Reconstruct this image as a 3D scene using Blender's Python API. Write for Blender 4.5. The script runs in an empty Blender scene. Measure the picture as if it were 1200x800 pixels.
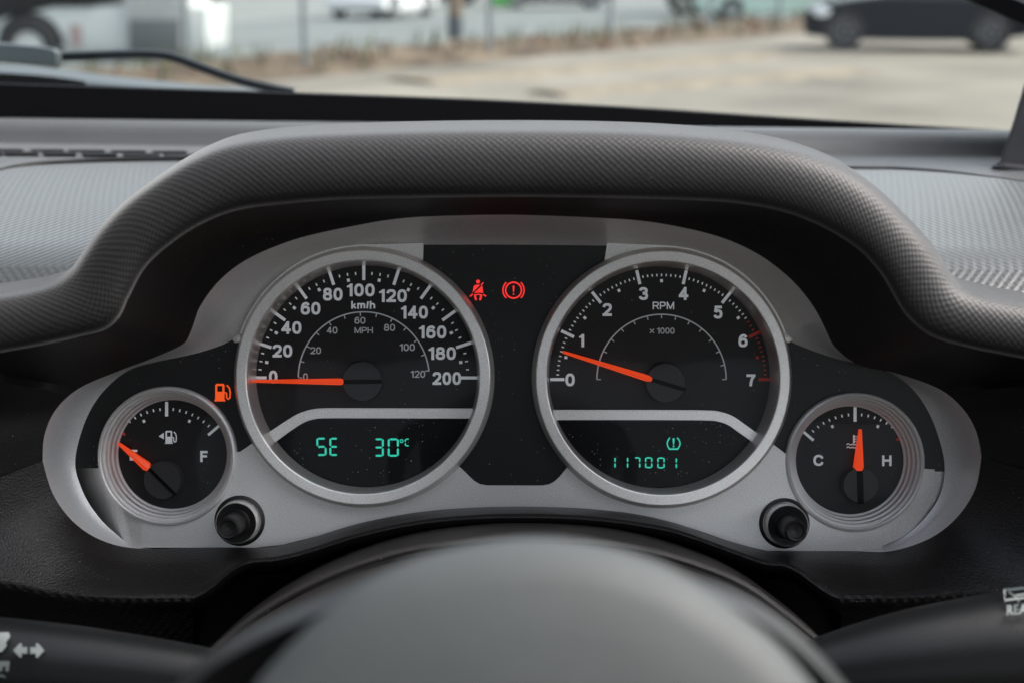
import bpy, bmesh, math, random
from mathutils import Vector, Matrix
from mathutils.geometry import tessellate_polygon
random.seed(7)
sc = bpy.context.scene
R = math.radians

# ------------------------------------------------------------------ camera, sky, sun, exposure
D0 = 0.63                              # metres from the lens to the instrument panel
FPX = 50.0 / 36.0 * 1200               # focal length in photo pixels
S = D0 / FPX
PITCH = R(15)
CAMZ = 1.62
CAM = Vector((0, 0, CAMZ))
AX = Vector((0, math.cos(PITCH), -math.sin(PITCH)))
UP = Vector((0, math.sin(PITCH), math.cos(PITCH)))
cd = bpy.data.cameras.new('camera')
cd.lens = 50; cd.sensor_width = 36; cd.sensor_fit = 'HORIZONTAL'
cd.clip_start = 0.01; cd.clip_end = 1000
cd.dof.use_dof = True; cd.dof.focus_distance = D0 + 0.006; cd.dof.aperture_fstop = 8.0
cd.dof.aperture_blades = 7
cam = bpy.data.objects.new('camera', cd); sc.collection.objects.link(cam)
cam.location = CAM; cam.rotation_euler = (math.pi / 2 - PITCH, 0, 0)
sc.camera = cam

SUN_EL, SUN_AZ = R(52), R(78)          # azimuth measured from +Y (ahead) towards +X (right)
w = bpy.data.worlds.new('World'); sc.world = w; w.use_nodes = True
nt = w.node_tree
sky = nt.nodes.new('ShaderNodeTexSky'); sky.sky_type = 'NISHITA'; sky.sun_disc = False
sky.sun_elevation = SUN_EL; sky.sun_rotation = SUN_AZ
sky.air_density = 1.0; sky.dust_density = 5.0; sky.ozone_density = 1.0
bg = nt.nodes['Background']; bg.inputs['Strength'].default_value = 0.15
hs = nt.nodes.new('ShaderNodeHueSaturation'); hs.inputs['Saturation'].default_value = 0.45     # overcast: little blue
nt.links.new(sky.outputs[0], hs.inputs['Color']); nt.links.new(hs.outputs[0], bg.inputs['Color'])
sl = bpy.data.lights.new('sun', 'SUN'); sl.energy = 0.5; sl.angle = R(45); sl.color = (1, 0.96, 0.9)
so = bpy.data.objects.new('sun', sl); sc.collection.objects.link(so)
sdir = Vector((math.sin(SUN_AZ) * math.cos(SUN_EL), math.cos(SUN_AZ) * math.cos(SUN_EL), math.sin(SUN_EL)))
so.rotation_euler = sdir.to_track_quat('Z', 'Y').to_euler(); so.location = (0, 0, 20)
sc.view_settings.view_transform = 'Standard'
sc.view_settings.look = 'None'
sc.view_settings.exposure = 1.5
sc.view_settings.gamma = 1.0
sc.render.engine = 'CYCLES'
sc.cycles.use_denoising = True
sc.cycles.max_bounces = 8
sc.cycles.transparent_max_bounces = 12

# ------------------------------------------------------------------ frames and points
ROT = Matrix((Vector((1, 0, 0)), UP, -AX)).transposed().to_4x4()    # panel axes: right, up, towards the driver
M = Matrix.Translation(CAM + AX * D0) @ ROT
def P(px, py, z=0.0):                  # a point at height z above the instrument panel
    k = (D0 - z) / D0
    return Vector(((px - 600) * S * k, (400 - py) * S * k, z))
def W(v): return M @ v
def RAY(px, py): return AX + Vector((1, 0, 0)) * ((px - 600) / FPX) + UP * ((400 - py) / FPX)
def G(px, py, zz=0.0):                 # world point at height zz
    r = RAY(px, py); t = (zz - CAMZ) / r.z
    return CAM + r * t
def PD(px, py, d):                     # world point at a given depth
    return CAM + RAY(px, py) * d

def lin(c):
    return tuple((x / 255 / 12.92 if x / 255 <= 0.04045 else ((x / 255 + 0.055) / 1.055) ** 2.4) for x in c)

# ------------------------------------------------------------------ materials
MATS = {}
def mat(name, col, rough=0.5, metal=0.0, spec=0.5, bump=None, var=None, emit=None, dust=None, coat=0.0, uvweave=None, objweave=None, sheen=0.0):
    m = bpy.data.materials.new(name); m.use_nodes = True
    n = m.node_tree.nodes; l = m.node_tree.links
    b = n['Principled BSDF']
    b.inputs['Base Color'].default_value = (*col, 1)
    b.inputs['Roughness'].default_value = rough
    b.inputs['Metallic'].default_value = metal
    b.inputs['Specular IOR Level'].default_value = spec
    b.inputs['Coat Weight'].default_value = coat
    b.inputs['Sheen Weight'].default_value = sheen; b.inputs['Sheen Roughness'].default_value = 0.35
    tc = n.new('ShaderNodeTexCoord')
    colout = None
    if var:
        nz = n.new('ShaderNodeTexNoise'); nz.inputs['Scale'].default_value = var[0]; nz.inputs['Detail'].default_value = 5
        l.new(tc.outputs['Object'], nz.inputs['Vector'])
        rp = n.new('ShaderNodeValToRGB')
        a = var[1]
        rp.color_ramp.elements[0].position = 0.3; rp.color_ramp.elements[1].position = 0.7
        rp.color_ramp.elements[0].color = (*[c * (1 - a) for c in col], 1)
        c2 = var[2] if len(var) > 2 else [min(1, c * (1 + a)) for c in col]
        rp.color_ramp.elements[1].color = (*c2, 1)
        l.new(nz.outputs['Fac'], rp.inputs['Fac'])
        colout = rp.outputs['Color']
    if dust:
        # small settled specks of dust and lint
        vo = n.new('ShaderNodeTexVoronoi'); vo.inputs['Scale'].default_value = dust[0]
        l.new(tc.outputs['Object'], vo.inputs['Vector'])
        lt = n.new('ShaderNodeMath'); lt.operation = 'LESS_THAN'; lt.inputs[1].default_value = dust[1]
        l.new(vo.outputs['Distance'], lt.inputs[0])
        nz2 = n.new('ShaderNodeTexNoise'); nz2.inputs['Scale'].default_value = dust[0] * 0.12; nz2.inputs['Detail'].default_value = 2
        l.new(tc.outputs['Object'], nz2.inputs['Vector'])
        sepc = n.new('ShaderNodeSeparateColor'); l.new(vo.outputs['Color'], sepc.inputs[0])
        th = n.new('ShaderNodeMath'); th.operation = 'MULTIPLY'
        l.new(nz2.outputs['Fac'], th.inputs[0]); l.new(sepc.outputs[0], th.inputs[1])
        gt = n.new('ShaderNodeMath'); gt.operation = 'GREATER_THAN'; gt.inputs[1].default_value = dust[2]
        l.new(th.outputs[0], gt.inputs[0])
        mu = n.new('ShaderNodeMath'); mu.operation = 'MULTIPLY'
        l.new(lt.outputs[0], mu.inputs[0]); l.new(gt.outputs[0], mu.inputs[1])
        sc_ = n.new('ShaderNodeMath'); sc_.operation = 'MULTIPLY'; l.new(mu.outputs[0], sc_.inputs[0]); l.new(sepc.outputs[1], sc_.inputs[1])
        mx = n.new('ShaderNodeMix'); mx.data_type = 'RGBA'
        l.new(sc_.outputs[0], mx.inputs[0])
        if colout: l.new(colout, mx.inputs[6])
        else: mx.inputs[6].default_value = (*col, 1)
        mx.inputs[7].default_value = (0.45, 0.42, 0.38, 1)
        colout = mx.outputs[2]
    if colout: l.new(colout, b.inputs['Base Color'])
    prev = None
    if uvweave or objweave:
        per, dist = (uvweave or objweave)
        sp = n.new('ShaderNodeSeparateXYZ')
        l.new(tc.outputs['UV' if uvweave else 'Object'], sp.inputs[0])
        outs = []
        for k in (0, 1):
            mm = n.new('ShaderNodeMath'); mm.operation = 'MULTIPLY'; mm.inputs[1].default_value = 2 * math.pi / per
            l.new(sp.outputs[k], mm.inputs[0])
            sn = n.new('ShaderNodeMath'); sn.operation = 'SINE'; l.new(mm.outputs[0], sn.inputs[0]); outs.append(sn)
        pr = n.new('ShaderNodeMath'); pr.operation = 'MULTIPLY'
        l.new(outs[0].outputs[0], pr.inputs[0]); l.new(outs[1].outputs[0], pr.inputs[1])
        bp = n.new('ShaderNodeBump'); bp.inputs['Strength'].default_value = 1.0; bp.inputs['Distance'].default_value = dist
        l.new(pr.outputs[0], bp.inputs['Height']); prev = bp
    if bump:
        nb = n.new('ShaderNodeTexNoise'); nb.inputs['Scale'].default_value = bump[0]; nb.inputs['Detail'].default_value = 3
        l.new(tc.outputs['Object'], nb.inputs['Vector'])
        bp = n.new('ShaderNodeBump'); bp.inputs['Strength'].default_value = 1.0; bp.inputs['Distance'].default_value = bump[1]
        l.new(nb.outputs['Fac'], bp.inputs['Height'])
        if prev: l.new(prev.outputs[0], bp.inputs['Normal'])
        prev = bp
    if prev: l.new(prev.outputs[0], b.inputs['Normal'])
    if emit:
        b.inputs['Emission Color'].default_value = (*emit[0], 1); b.inputs['Emission Strength'].default_value = emit[1]
    MATS[name] = m
    return m

def glass_mat(name, tint, ior, rough=0.0, refl=1.0):
    m = bpy.data.materials.new(name); m.use_nodes = True
    n = m.node_tree.nodes; l = m.node_tree.links
    n.remove(n['Principled BSDF'])
    t = n.new('ShaderNodeBsdfTransparent'); t.inputs[0].default_value = (*tint, 1)
    g = n.new('ShaderNodeBsdfGlossy'); g.inputs[0].default_value = (refl, refl, refl, 1); g.inputs['Roughness'].default_value = rough
    f = n.new('ShaderNodeFresnel'); f.inputs['IOR'].default_value = ior
    mx = n.new('ShaderNodeMixShader')
    l.new(f.outputs[0], mx.inputs[0]); l.new(t.outputs[0], mx.inputs[1]); l.new(g.outputs[0], mx.inputs[2])
    l.new(mx.outputs[0], n['Material Output'].inputs[0])
    return m

silver = mat('silver_paint', (0.80, 0.785, 0.76), 0.36, 0.45, 0.5, bump=(3000, 0.00003), var=(2200, 0.2))
silver2 = mat('silver_paint_dark', (0.80, 0.80, 0.80), 0.40, 0.35, 0.5, bump=(3000, 0.00003), var=(2200, 0.16))
chrome = mat('satin_metal', (0.88, 0.85, 0.81), 0.28, 0.55, 0.5, bump=(4000, 0.00002), var=(1700, 0.14))
ringgrey = mat('ring_grey', (0.82, 0.81, 0.79), 0.38, 0.3, 0.5, bump=(4000, 0.00002), var=(2800, 0.06))
blackpanel = mat('black_panel', (0.011, 0.011, 0.0115), 0.38, 0, 0.35, bump=(5000, 0.00003), dust=(700, 0.16, 0.44))
dialblack = mat('dial_black', (0.014, 0.014, 0.015), 0.5, 0, 0.4, bump=(8000, 0.00001), dust=(600, 0.12, 0.5))
lcdblack = mat('display_black', (0.003, 0.003, 0.0035), 0.25, 0, 0.12, dust=(800, 0.17, 0.42))
white = mat('white_print', (0.85, 0.86, 0.87), 0.6, emit=((0.80, 0.86, 0.92), 0.06))
white_dim = mat('grey_print', (0.58, 0.60, 0.61), 0.6, emit=((0.80, 0.86, 0.92), 0.03))
redprint = mat('red_print', (0.80, 0.06, 0.035), 0.6)
needlem = mat('needle_orange', (0.9, 0.09, 0.02), 0.35, emit=((1.0, 0.07, 0.012), 0.18))
needleblack = mat('needle_black', (0.002, 0.002, 0.002), 0.5, 0, 0.12)
hubm = mat('hub_cap', (0.050, 0.050, 0.052), 0.5, 0, 0.4)
lcdgreen = mat('lit_green', (0.02, 0.1, 0.08), 0.5, emit=((0.03, 0.62, 0.44), 0.30))
lampred = mat('lit_red', (0.2, 0.02, 0.02), 0.5, emit=((1.0, 0.035, 0.03), .33))
lamporange = mat('lit_orange', (0.2, 0.05, 0.01), 0.5, emit=((1.0, 0.10, 0.012), .28))
softblack = mat('grained_black', (0.012, 0.0115, 0.0115), 0.5, 0, 0.32, bump=(1400, 0.0002), dust=(430, 0.09, 0.41))
rollblack = mat('grained_roll', (0.009, 0.0088, 0.0086), 0.36, 0, 0.50, bump=(1300, 0.0004), dust=(430, 0.09, 0.41))
kneeblack = mat('embossed_edge', (0.022, 0.022, 0.022), 0.34, 0, 0.8, objweave=(0.0044, 0.0004), bump=(1300, 0.0002))
linerblack = mat('hood_lining', (0.015, 0.014, 0.015), 0.6, 0, 0.3, bump=(1500, 0.0001), dust=(500, 0.06, 0.52))
weave = mat('woven_vinyl', (0.018, 0.0172, 0.0165), 0.5, 0, 0.45, sheen=0.36, uvweave=(0.0027, 0.00008), bump=(900, 0.00012), var=(60, .12), dust=(420, .06, .5))
padweave = mat('woven_pad', (0.030, 0.035, 0.036), 0.38, 0, 0.6, sheen=0.42, objweave=(0.0038, 0.00016), bump=(900, 0.00012), var=(30, .12))
dashtop = mat('dash_top_plastic', (0.040, 0.044, 0.045), 0.40, 0, 0.6, sheen=0.5, var=(30, .10), bump=(1500, 0.0003))
slotblack = mat('slot_black', (0.004, 0.004, 0.005), 0.7)
frameblack = mat('frame_black', (0.003, 0.003, 0.0035), 0.7, 0, 0.1)
hubgrey = mat('steering_vinyl', (0.062, 0.070, 0.070), 0.6, 0, 0.5, bump=(1200, 0.0002), var=(40, 0.10))
shellgrey = mat('steering_shell', (0.014, 0.015, 0.016), 0.4, 0, 0.5, bump=(1200, 0.0001))
shroudm = mat('column_plastic', (0.034, 0.0315, 0.030), 0.5, 0, 0.45, bump=(1500, 0.0003), dust=(500, 0.1, 0.5))
stalkm = mat('stalk_plastic', (0.005, 0.006, 0.0065), 0.40, 0, 0.32, bump=(1200, 0.0001))
knobm = mat('knob_black', (0.014, 0.014, 0.014), 0.42, 0, 0.5, bump=(3000, 0.00005))
lensm = glass_mat('clear_lens', (0.985, 0.985, 0.985), 1.13)
windm = glass_mat('windscreen_glass', (0.93, 0.96, 0.95), 1.16)

# ------------------------------------------------------------------ object helpers
ORIG = {}
def tag(o, label=None, cat=None, group=None, kind=None):
    if label: o['label'] = label
    if cat: o['category'] = cat
    if group: o['group'] = group
    if kind: o['kind'] = kind
    return o
def thing(name, label, cat, origin=(0, 0, 0), frame=None, group=None, kind=None):
    o = bpy.data.objects.new(name, None); sc.collection.objects.link(o)
    o.empty_display_size = 0.02
    o.matrix_world = (frame or Matrix.Identity(4)) @ Matrix.Translation(Vector(origin))
    ORIG[o.name] = Vector(origin)
    return tag(o, label, cat, group, kind)

class MB:
    def __init__(s): s.v = []; s.f = []; s.uv = {}
    def add(s, vs, fs):
        o = len(s.v); s.v += [Vector(x) for x in vs]; s.f += [tuple(i + o for i in q) for q in fs]; return o
    def loft(s, rows, close=False, uv=False, cap0=False, cap1=False):
        nr, nc = len(rows), len(rows[0]); o = len(s.v)
        for r in rows: s.v += [Vector(x) for x in r]
        for i in range(nr - 1):
            for j in range(nc if close else nc - 1):
                k = (j + 1) % nc
                s.f.append((o + i * nc + j, o + i * nc + k, o + (i + 1) * nc + k, o + (i + 1) * nc + j))
        if cap0: s.f.append(tuple(o + j for j in range(nc))[::-1])
        if cap1: s.f.append(tuple(o + (nr - 1) * nc + j for j in range(nc)))
        if uv:
            mid = nr // 2
            us = [0.0]
            for j in range(1, nc): us.append(us[-1] + (Vector(rows[mid][j]) - Vector(rows[mid][j - 1])).length)
            for j in range(nc):
                vv = 0.0
                for i in range(nr):
                    if i: vv += (Vector(rows[i][j]) - Vector(rows[i - 1][j])).length
                    s.uv[o + i * nc + j] = (us[j], vv)
    def lathe(s, prof, n=96, c=(0, 0), start=0.0):
        rows = []
        for r, z in prof:
            rows.append([(c[0] + r * math.cos(2 * math.pi * k / n), c[1] + r * math.sin(2 * math.pi * k / n), z) for k in range(n)])
        s.loft(rows, close=True)
    def prism(s, poly, z0, z1, bottom=False):
        poly = [Vector((p[0], p[1], 0)) for p in poly]
        a = sum(poly[i].x * poly[(i + 1) % len(poly)].y - poly[(i + 1) % len(poly)].x * poly[i].y for i in range(len(poly)))
        if a < 0: poly = poly[::-1]
        n = len(poly); o = len(s.v)
        s.v += [Vector((p.x, p.y, z0)) for p in poly] + [Vector((p.x, p.y, z1)) for p in poly]
        for t in tessellate_polygon([poly]):
            q = (poly[t[1]] - poly[t[0]]).cross(poly[t[2]] - poly[t[0]]).z
            if q < 0: t = (t[0], t[2], t[1])
            s.f.append(tuple(o + n + i for i in t))
            if bottom: s.f.append(tuple(o + i for i in t)[::-1])
        for i in range(n):
            k = (i + 1) % n; s.f.append((o + i, o + k, o + n + k, o + n + i))
    def box(s, c, d, rot=0.0):
        hx, hy, hz = d[0] / 2, d[1] / 2, d[2] / 2
        ca, sa = math.cos(rot), math.sin(rot)
        vs = [(c[0] + x * ca - y * sa, c[1] + x * sa + y * ca, c[2] + z) for z in (-hz, hz) for x, y in ((-hx, -hy), (hx, -hy), (hx, hy), (-hx, hy))]
        s.add(vs, [(3, 2, 1, 0), (4, 5, 6, 7), (0, 1, 5, 4), (1, 2, 6, 5), (2, 3, 7, 6), (3, 0, 4, 7)])
    def tube(s, pts, rad, n=12, caps=True):
        pts = [Vector(p) for p in pts]; rows = []
        for i, p in enumerate(pts):
            t = (pts[min(i + 1, len(pts) - 1)] - pts[max(i - 1, 0)]).normalized()
            a = t.cross(Vector((0, 0, 1)) if abs(t.z) < 0.9 else Vector((0, 1, 0))).normalized(); b = a.cross(t)
            r = rad[i] if isinstance(rad, (list, tuple)) else rad
            rows.append([p + a * r * math.cos(2 * math.pi * k / n) + b * r * math.sin(2 * math.pi * k / n) for k in range(n)])
        s.loft(rows, close=True, cap0=caps, cap1=caps)
    def build(s, name, m, parent=None, ang=35, bevel=0, seg=2, label=None, cat=None, group=None, kind=None, origin=None, frame=None):
        if parent is not None:
            root = parent
            while root.parent: root = root.parent
            off = ORIG[root.name]
        else:
            off = Vector(origin or (0, 0, 0))
        me = bpy.data.meshes.new(name)
        me.from_pydata([v - off for v in s.v], [], s.f); me.validate()
        if s.uv and len(me.vertices) == len(s.v):
            ul = me.uv_layers.new(name='UVMap')
            for lp in me.loops: ul.data[lp.index].uv = s.uv.get(lp.vertex_index, (0, 0))
        bm = bmesh.new(); bm.from_mesh(me)
        bmesh.ops.recalc_face_normals(bm, faces=bm.faces)
        if bevel:
            es = [e for e in bm.edges if len(e.link_faces) == 2 and e.calc_face_angle(0) > R(40)]
            bmesh.ops.bevel(bm, geom=es, offset=bevel, segments=seg, affect='EDGES', profile=0.5, clamp_overlap=True)
        bm.to_mesh(me); bm.free()
        me.polygons.foreach_set('use_smooth', [True] * len(me.polygons))
        me.set_sharp_from_angle(angle=R(ang))
        if m: me.materials.append(m)
        o = bpy.data.objects.new(name, me); sc.collection.objects.link(o)
        if parent is not None: o.parent = parent
        else:
            o.matrix_world = (frame or Matrix.Identity(4)) @ Matrix.Translation(off)
            ORIG[o.name] = off
        return tag(o, label, cat, group, kind)

def px2(pts, z=0.0): return [(P(x, y, z).x, P(x, y, z).y) for x, y in pts]
def cr(pts, n):                        # Catmull-Rom through points of any dimension, n samples per span
    out = []
    for i in range(len(pts) - 1):
        p0, p1, p2, p3 = pts[max(i - 1, 0)], pts[i], pts[i + 1], pts[min(i + 2, len(pts) - 1)]
        for k in range(n):
            t = k / n
            out.append(tuple(0.5 * (2 * b + (c - a) * t + (2 * a - 5 * b + 4 * c - d) * t * t + (3 * b - a - 3 * c + d) * t ** 3) for a, b, c, d in zip(p0, p1, p2, p3)))
    out.append(tuple(pts[-1])); return out
def arcpx(cx, cy, r, a0, a1, n):       # angles in degrees, counter-clockwise seen on the picture, 0 = right
    return [(cx + r * math.cos(R(a0 + (a1 - a0) * k / n)), cy - r * math.sin(R(a0 + (a1 - a0) * k / n))) for k in range(n + 1)]
def strip(pts, wd, closed=False):      # a line of width wd as a polygon (pixels)
    L, Rr = [], []
    n = len(pts)
    for i, p in enumerate(pts):
        a = pts[max(i - 1, 0)]; b = pts[min(i + 1, n - 1)]
        dx, dy = b[0] - a[0], b[1] - a[1]; d = math.hypot(dx, dy) or 1
        ww = wd[i] if isinstance(wd, (list, tuple)) else wd
        L.append((p[0] - dy / d * ww / 2, p[1] + dx / d * ww / 2)); Rr.append((p[0] + dy / d * ww / 2, p[1] - dx / d * ww / 2))
    return L + Rr[::-1]
def ringstrip(mb, cx, cy, r0, r1, a0, a1, z, n=24, dz=0.00015):
    rows = []
    for k in range(n + 1):
        a = R(a0 + (a1 - a0) * k / n)
        rows.append([P(cx + r * math.cos(a), cy - r * math.sin(a), z) + Vector((0, 0, h)) for r, h in ((r0, 0), (r0, dz), (r1, dz), (r1, 0))])
    mb.loft(rows, close=True)
PRINT = 0.00014
_txt = {}
def text_mesh(s, bold):
    key = (s, bold)
    if key not in _txt:
        c = bpy.data.curves.new('t', 'FONT'); c.body = s; c.size = 1.0; c.offset = bold; c.resolution_u = 6; c.space_character = 1.06
        o = bpy.data.objects.new('t', c); sc.collection.objects.link(o)
        dg = bpy.context.evaluated_depsgraph_get(); dg.update()
        me = o.evaluated_get(dg).to_mesh()
        vs = [v.co.copy() for v in me.vertices]; fs = [tuple(p.vertices) for p in me.polygons]
        o.evaluated_get(dg).to_mesh_clear()
        bpy.data.objects.remove(o); bpy.data.curves.remove(c)
        x0, x1 = min(v.x for v in vs), max(v.x for v in vs); y0, y1 = min(v.y for v in vs), max(v.y for v in vs)
        _txt[key] = ([((v.x - x0) / (x1 - x0) - .5, (v.y - y0) / (y1 - y0) - .5) for v in vs], fs)
    return _txt[key]
# plain grotesque lettering drawn as strokes: (relative width, bars, curves, rings) in a unit box, y downwards
GL = {
    '0': (1, [], [], [(.5, .5, .5, .5)]),
    '1': (.62, [], [], []),
    '2': (1, [((0, 1), (1, 1))], [[(0, .27), (.06, .11), (.24, .015), (.5, 0), (.76, .015), (.95, .11), (1, .27), (.93, .43), (.72, .59), (.38, .78), (.10, 1)]], []),
    '3': (1, [], [[(.02, .22), (.12, .06), (.48, 0), (.85, .07), (.95, .24), (.85, .40), (.40, .47)], [(.40, .47), (.88, .55), (1, .74), (.88, .94), (.48, 1), (.10, .93), (0, .77)]], []),
    '4': (1.04, [((.74, 0), (.74, 1)), ((0, .73), (1, .73)), ((.70, .02), (.02, .70))], [], []),
    '5': (1, [((.20, 0), (.90, 0))], [[(.20, -.02), (.11, .50)], [(.11, .50), (.30, .37), (.58, .35), (.90, .45), (1, .67), (.88, .92), (.5, 1), (.12, .93), (0, .77)]], []),
    '6': (1, [], [[(.96, .20), (.84, .05), (.55, 0), (.22, .09), (.05, .32), (0, .62)]], [(.5, .68, .5, .32)]),
    '7': (1, [((0, 0), (1, 0))], [[(1, .02), (.62, .42), (.42, 1.06)]], []),
    '8': (1, [], [], [(.5, .235, .43, .235), (.5, .735, .5, .265)]),
    'E': (.88, [((0, 0), (0, 1)), ((0, 0), (1, 0)), ((0, .48), (.9, .48)), ((0, 1), (1, 1))], [], []),
    'F': (.85, [((0, 0), (0, 1)), ((0, 0), (1, 0)), ((0, .48), (.88, .48))], [], []),
    'H': (1, [((0, 0), (0, 1)), ((1, 0), (1, 1)), ((0, .48), (1, .48))], [], []),
    'C': (1.05, [], [[(1, .30), (.90, .10), (.52, 0), (.14, .13), (0, .5), (.14, .87), (.52, 1), (.90, .90), (1, .68)]], []),
    'R': (1, [((0, 0), (0, 1)), ((.62, .56), (1, 1))], [[(0, 0), (.62, 0), (.92, .08), (1, .27), (.92, .46), (.62, .54), (0, .54)]], []),
    'P': (.95, [((0, 0), (0, 1))], [[(0, 0), (.62, 0), (.92, .08), (1, .28), (.92, .48), (.62, .57), (0, .57)]], []),
    'M': (1.2, [((0, 0), (0, 1)), ((1, 0), (1, 1)), ((.02, .02), (.5, 1)), ((.98, .02), (.5, 1))], [], []),
    'k': (.85, [((0, 0), (0, 1)), ((.9, .36), (.08, .72)), ((.30, .60), (1, 1))], [], []),
    'm': (1.35, [((0, .33), (0, 1))], [[(0, .55), (.10, .36), (.28, .31), (.46, .38), (.5, .55), (.5, 1.06)], [(.5, .55), (.60, .36), (.78, .31), (.96, .38), (1, .55), (1, 1.06)]], []),
    '/': (.45, [((.95, .0), (.05, 1))], [], []),
    'h': (.9, [((0, 0), (0, 1))], [[(0, .55), (.18, .37), (.5, .31), (.86, .38), (1, .58), (1, 1.06)]], []),
}
def text(s, cx, cy, wpx, hpx, z, m, parent, name='numeral', bold=0.028):
    t = hpx * (.212 if bold > .025 else .165 if bold > .015 else .155)
    gap = .15 if len(s) > 1 else 0
    if s == '1': g = hpx * .66
    else: g = wpx / (sum(GL[c][0] for c in s) + gap * (len(s) - 1))
    mb = MB(); x = cx - wpx / 2; y0 = cy - hpx / 2; lay = [0]
    if s == '1': x = cx - g * .31
    def put(poly):
        lay[0] += 1; mb.prism(px2(poly, z), z, z + PRINT + lay[0] * 6e-6)
    for c in s:
        wr, bars, curves, rings = GL[c]; cw = g * wr
        X = lambda u: x + t / 2 + u * (cw - t)
        Y = lambda v: y0 + t / 2 + v * (hpx - t)
        if c == '1':
            x1 = x + cw - .02 * g; h = hpx
            put([(x1, y0), (x1, y0 + h), (x1 - t * 1.05, y0 + h), (x1 - t * 1.05, y0 + h * .30), (x, y0 + h * .30), (x, y0 + h * .17), (x + .5 * (cw - t), y0 + h * .13), (x1 - t * .85, y0)])
        for a, b in bars:
            p, q = (X(a[0]), Y(a[1])), (X(b[0]), Y(b[1])); L = math.dist(p, q); ux, uy = (q[0] - p[0]) / L, (q[1] - p[1]) / L
            e = t / 2 if (abs(ux) > .99 or abs(uy) > .99) else t * .25
            put(strip([(p[0] - ux * e, p[1] - uy * e), (q[0] + ux * e, q[1] + uy * e)], t))
        for cv_ in curves:
            put(strip(cr([(X(a), Y(b)) for a, b in cv_], 5 if len(cv_) > 2 else 1), t))
        for rx, ry, ra, rb in rings:
            n = 36; a_ = ra * (cw - t); b_ = rb * (hpx - t); cx_, cy_ = X(rx), Y(ry); lay[0] += 1; dz = PRINT + lay[0] * 6e-6
            def sup(k, e): 
                an = 2 * math.pi * k / n; co, si = math.cos(an), math.sin(an); ex = 2 / 2.35
                return P(cx_ + math.copysign(abs(co) ** ex, co) * (a_ + e), cy_ + math.copysign(abs(si) ** ex, si) * (b_ + e), z)
            mb.loft([[sup(k, e) + Vector((0, 0, h)) for k in range(n)] for e, h in ((-t / 2, 0), (-t / 2, dz), (t / 2, dz), (t / 2, 0))], close=True)
        x += cw + gap * g
    return mb.build(name, m, parent)
def flat(polys, z, m, parent, name, dz=PRINT):
    mb = MB()
    for q in polys: mb.prism(px2(q, z), z, z + dz)
    return mb.build(name, m, parent)
SEG = {'0': 'abcdef', '1': 'bc', '3': 'abcdg', '7': 'abc', 'S': 'acdfg', 'E': 'adefg', 'C': 'adef'}
def seg7(mb, ch, x0, y0, x1, y1, t, z):
    ym = (y0 + y1) / 2; g = t * 0.3; sl_ = 0.0
    def H(y): return [(x0 + t * .5 + g, y), (x0 + t + g, y - t / 2), (x1 - t - g, y - t / 2), (x1 - t * .5 - g, y), (x1 - t - g, y + t / 2), (x0 + t + g, y + t / 2)]
    def V(x, a, b): return [(x, a + g), (x + t / 2, a + t * .6 + g), (x + t / 2, b - t * .6 - g), (x, b - g), (x - t / 2, b - t * .6 - g), (x - t / 2, a + t * .6 + g)]
    D = {'a': H(y0 + t / 2), 'g': H(ym), 'd': H(y1 - t / 2), 'f': V(x0 + t / 2, y0, ym), 'e': V(x0 + t / 2, ym, y1), 'b': V(x1 - t / 2, y0, ym), 'c': V(x1 - t / 2, ym, y1)}
    for k in SEG[ch]: mb.prism(px2(D[k], z), z, z + PRINT)

# ------------------------------------------------------------------ setting: yard, verge, road
def quadsheet(name, pts, z, m, n=1):
    mb = MB(); mb.add([(p[0], p[1], z) for p in pts], [tuple(range(len(pts)))])
    return mb.build(name, m, None, kind='structure')
gravel = mat('yard_gravel', (0.190, 0.171, 0.144), 0.9, 0, 0.2, bump=(6, 0.03), var=(0.38, 0.32))
asphalt = mat('pale_asphalt', (0.145, 0.158, 0.153), 0.85, 0, 0.3, var=(0.3, 0.12))
farlot = mat('far_lot', (0.19, 0.20, 0.19), 0.9, 0, 0.2, var=(0.2, 0.15))
dirt = mat('verge_dirt', (0.10, 0.072, 0.052), 0.95, 0, 0.2, bump=(5, 0.08), var=(1.3, 0.45, (0.17, 0.13, 0.092)))
brickm = mat('rubble_brick', (0.20, 0.12, 0.085), 0.9, 0, 0.2, var=(5, 0.3))
weedm = mat('weed_leaf', (0.10, 0.105, 0.05), 0.8, 0, 0.2, var=(6, 0.3))
quadsheet('ground', [(-250, -120), (250, -120), (250, 300), (-250, 300)], 0, gravel)
vA, vB = G(230, 94), G(950, 33)
vd = (vB - vA); vd.z = 0; vL = vd.length; vd.normalize(); vn = Vector((-vd.y, vd.x, 0))   # verge direction and the far side
def vp(a, b, z=0): p = vA + vd * a + vn * b; return Vector((p.x, p.y, z))
quadsheet('road', [vp(-60, 1.6), vp(120, 1.6), vp(120, 14), vp(-60, 14)], 0.006, asphalt)
quadsheet('parking_lot', [vp(-90, 14), vp(160, 14), vp(160, 90), vp(-90, 90)], 0.010, farlot)
mb = MB()
rows = []
for i in range(141):
    a = -40 + i * 0.75
    row = []
    for k in range(8):
        b = -0.9 + k * 0.36
        hgt = 0.02 + 0.30 * math.sin(math.pi * k / 7) * (0.55 + 0.45 * random.random())
        row.append(vp(a, b + random.uniform(-.08, .08), hgt - 0.02))
    rows.append(row)
mb.loft(rows); mb.build('verge', dirt, None, kind='structure', ang=60)
mb = MB()
for i in range(130):
    a = random.uniform(-8, 60); b = random.uniform(-1.1, 1.2)
    c = vp(a, b, random.uniform(.05, .3)); s_ = random.uniform(.05, .16)
    mb.box(c, (s_ * random.uniform(1, 2), s_, s_ * random.uniform(.6, 1)), random.uniform(0, 3))
mb.build('rubble', brickm, None, kind='stuff')
mb = MB()
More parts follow.
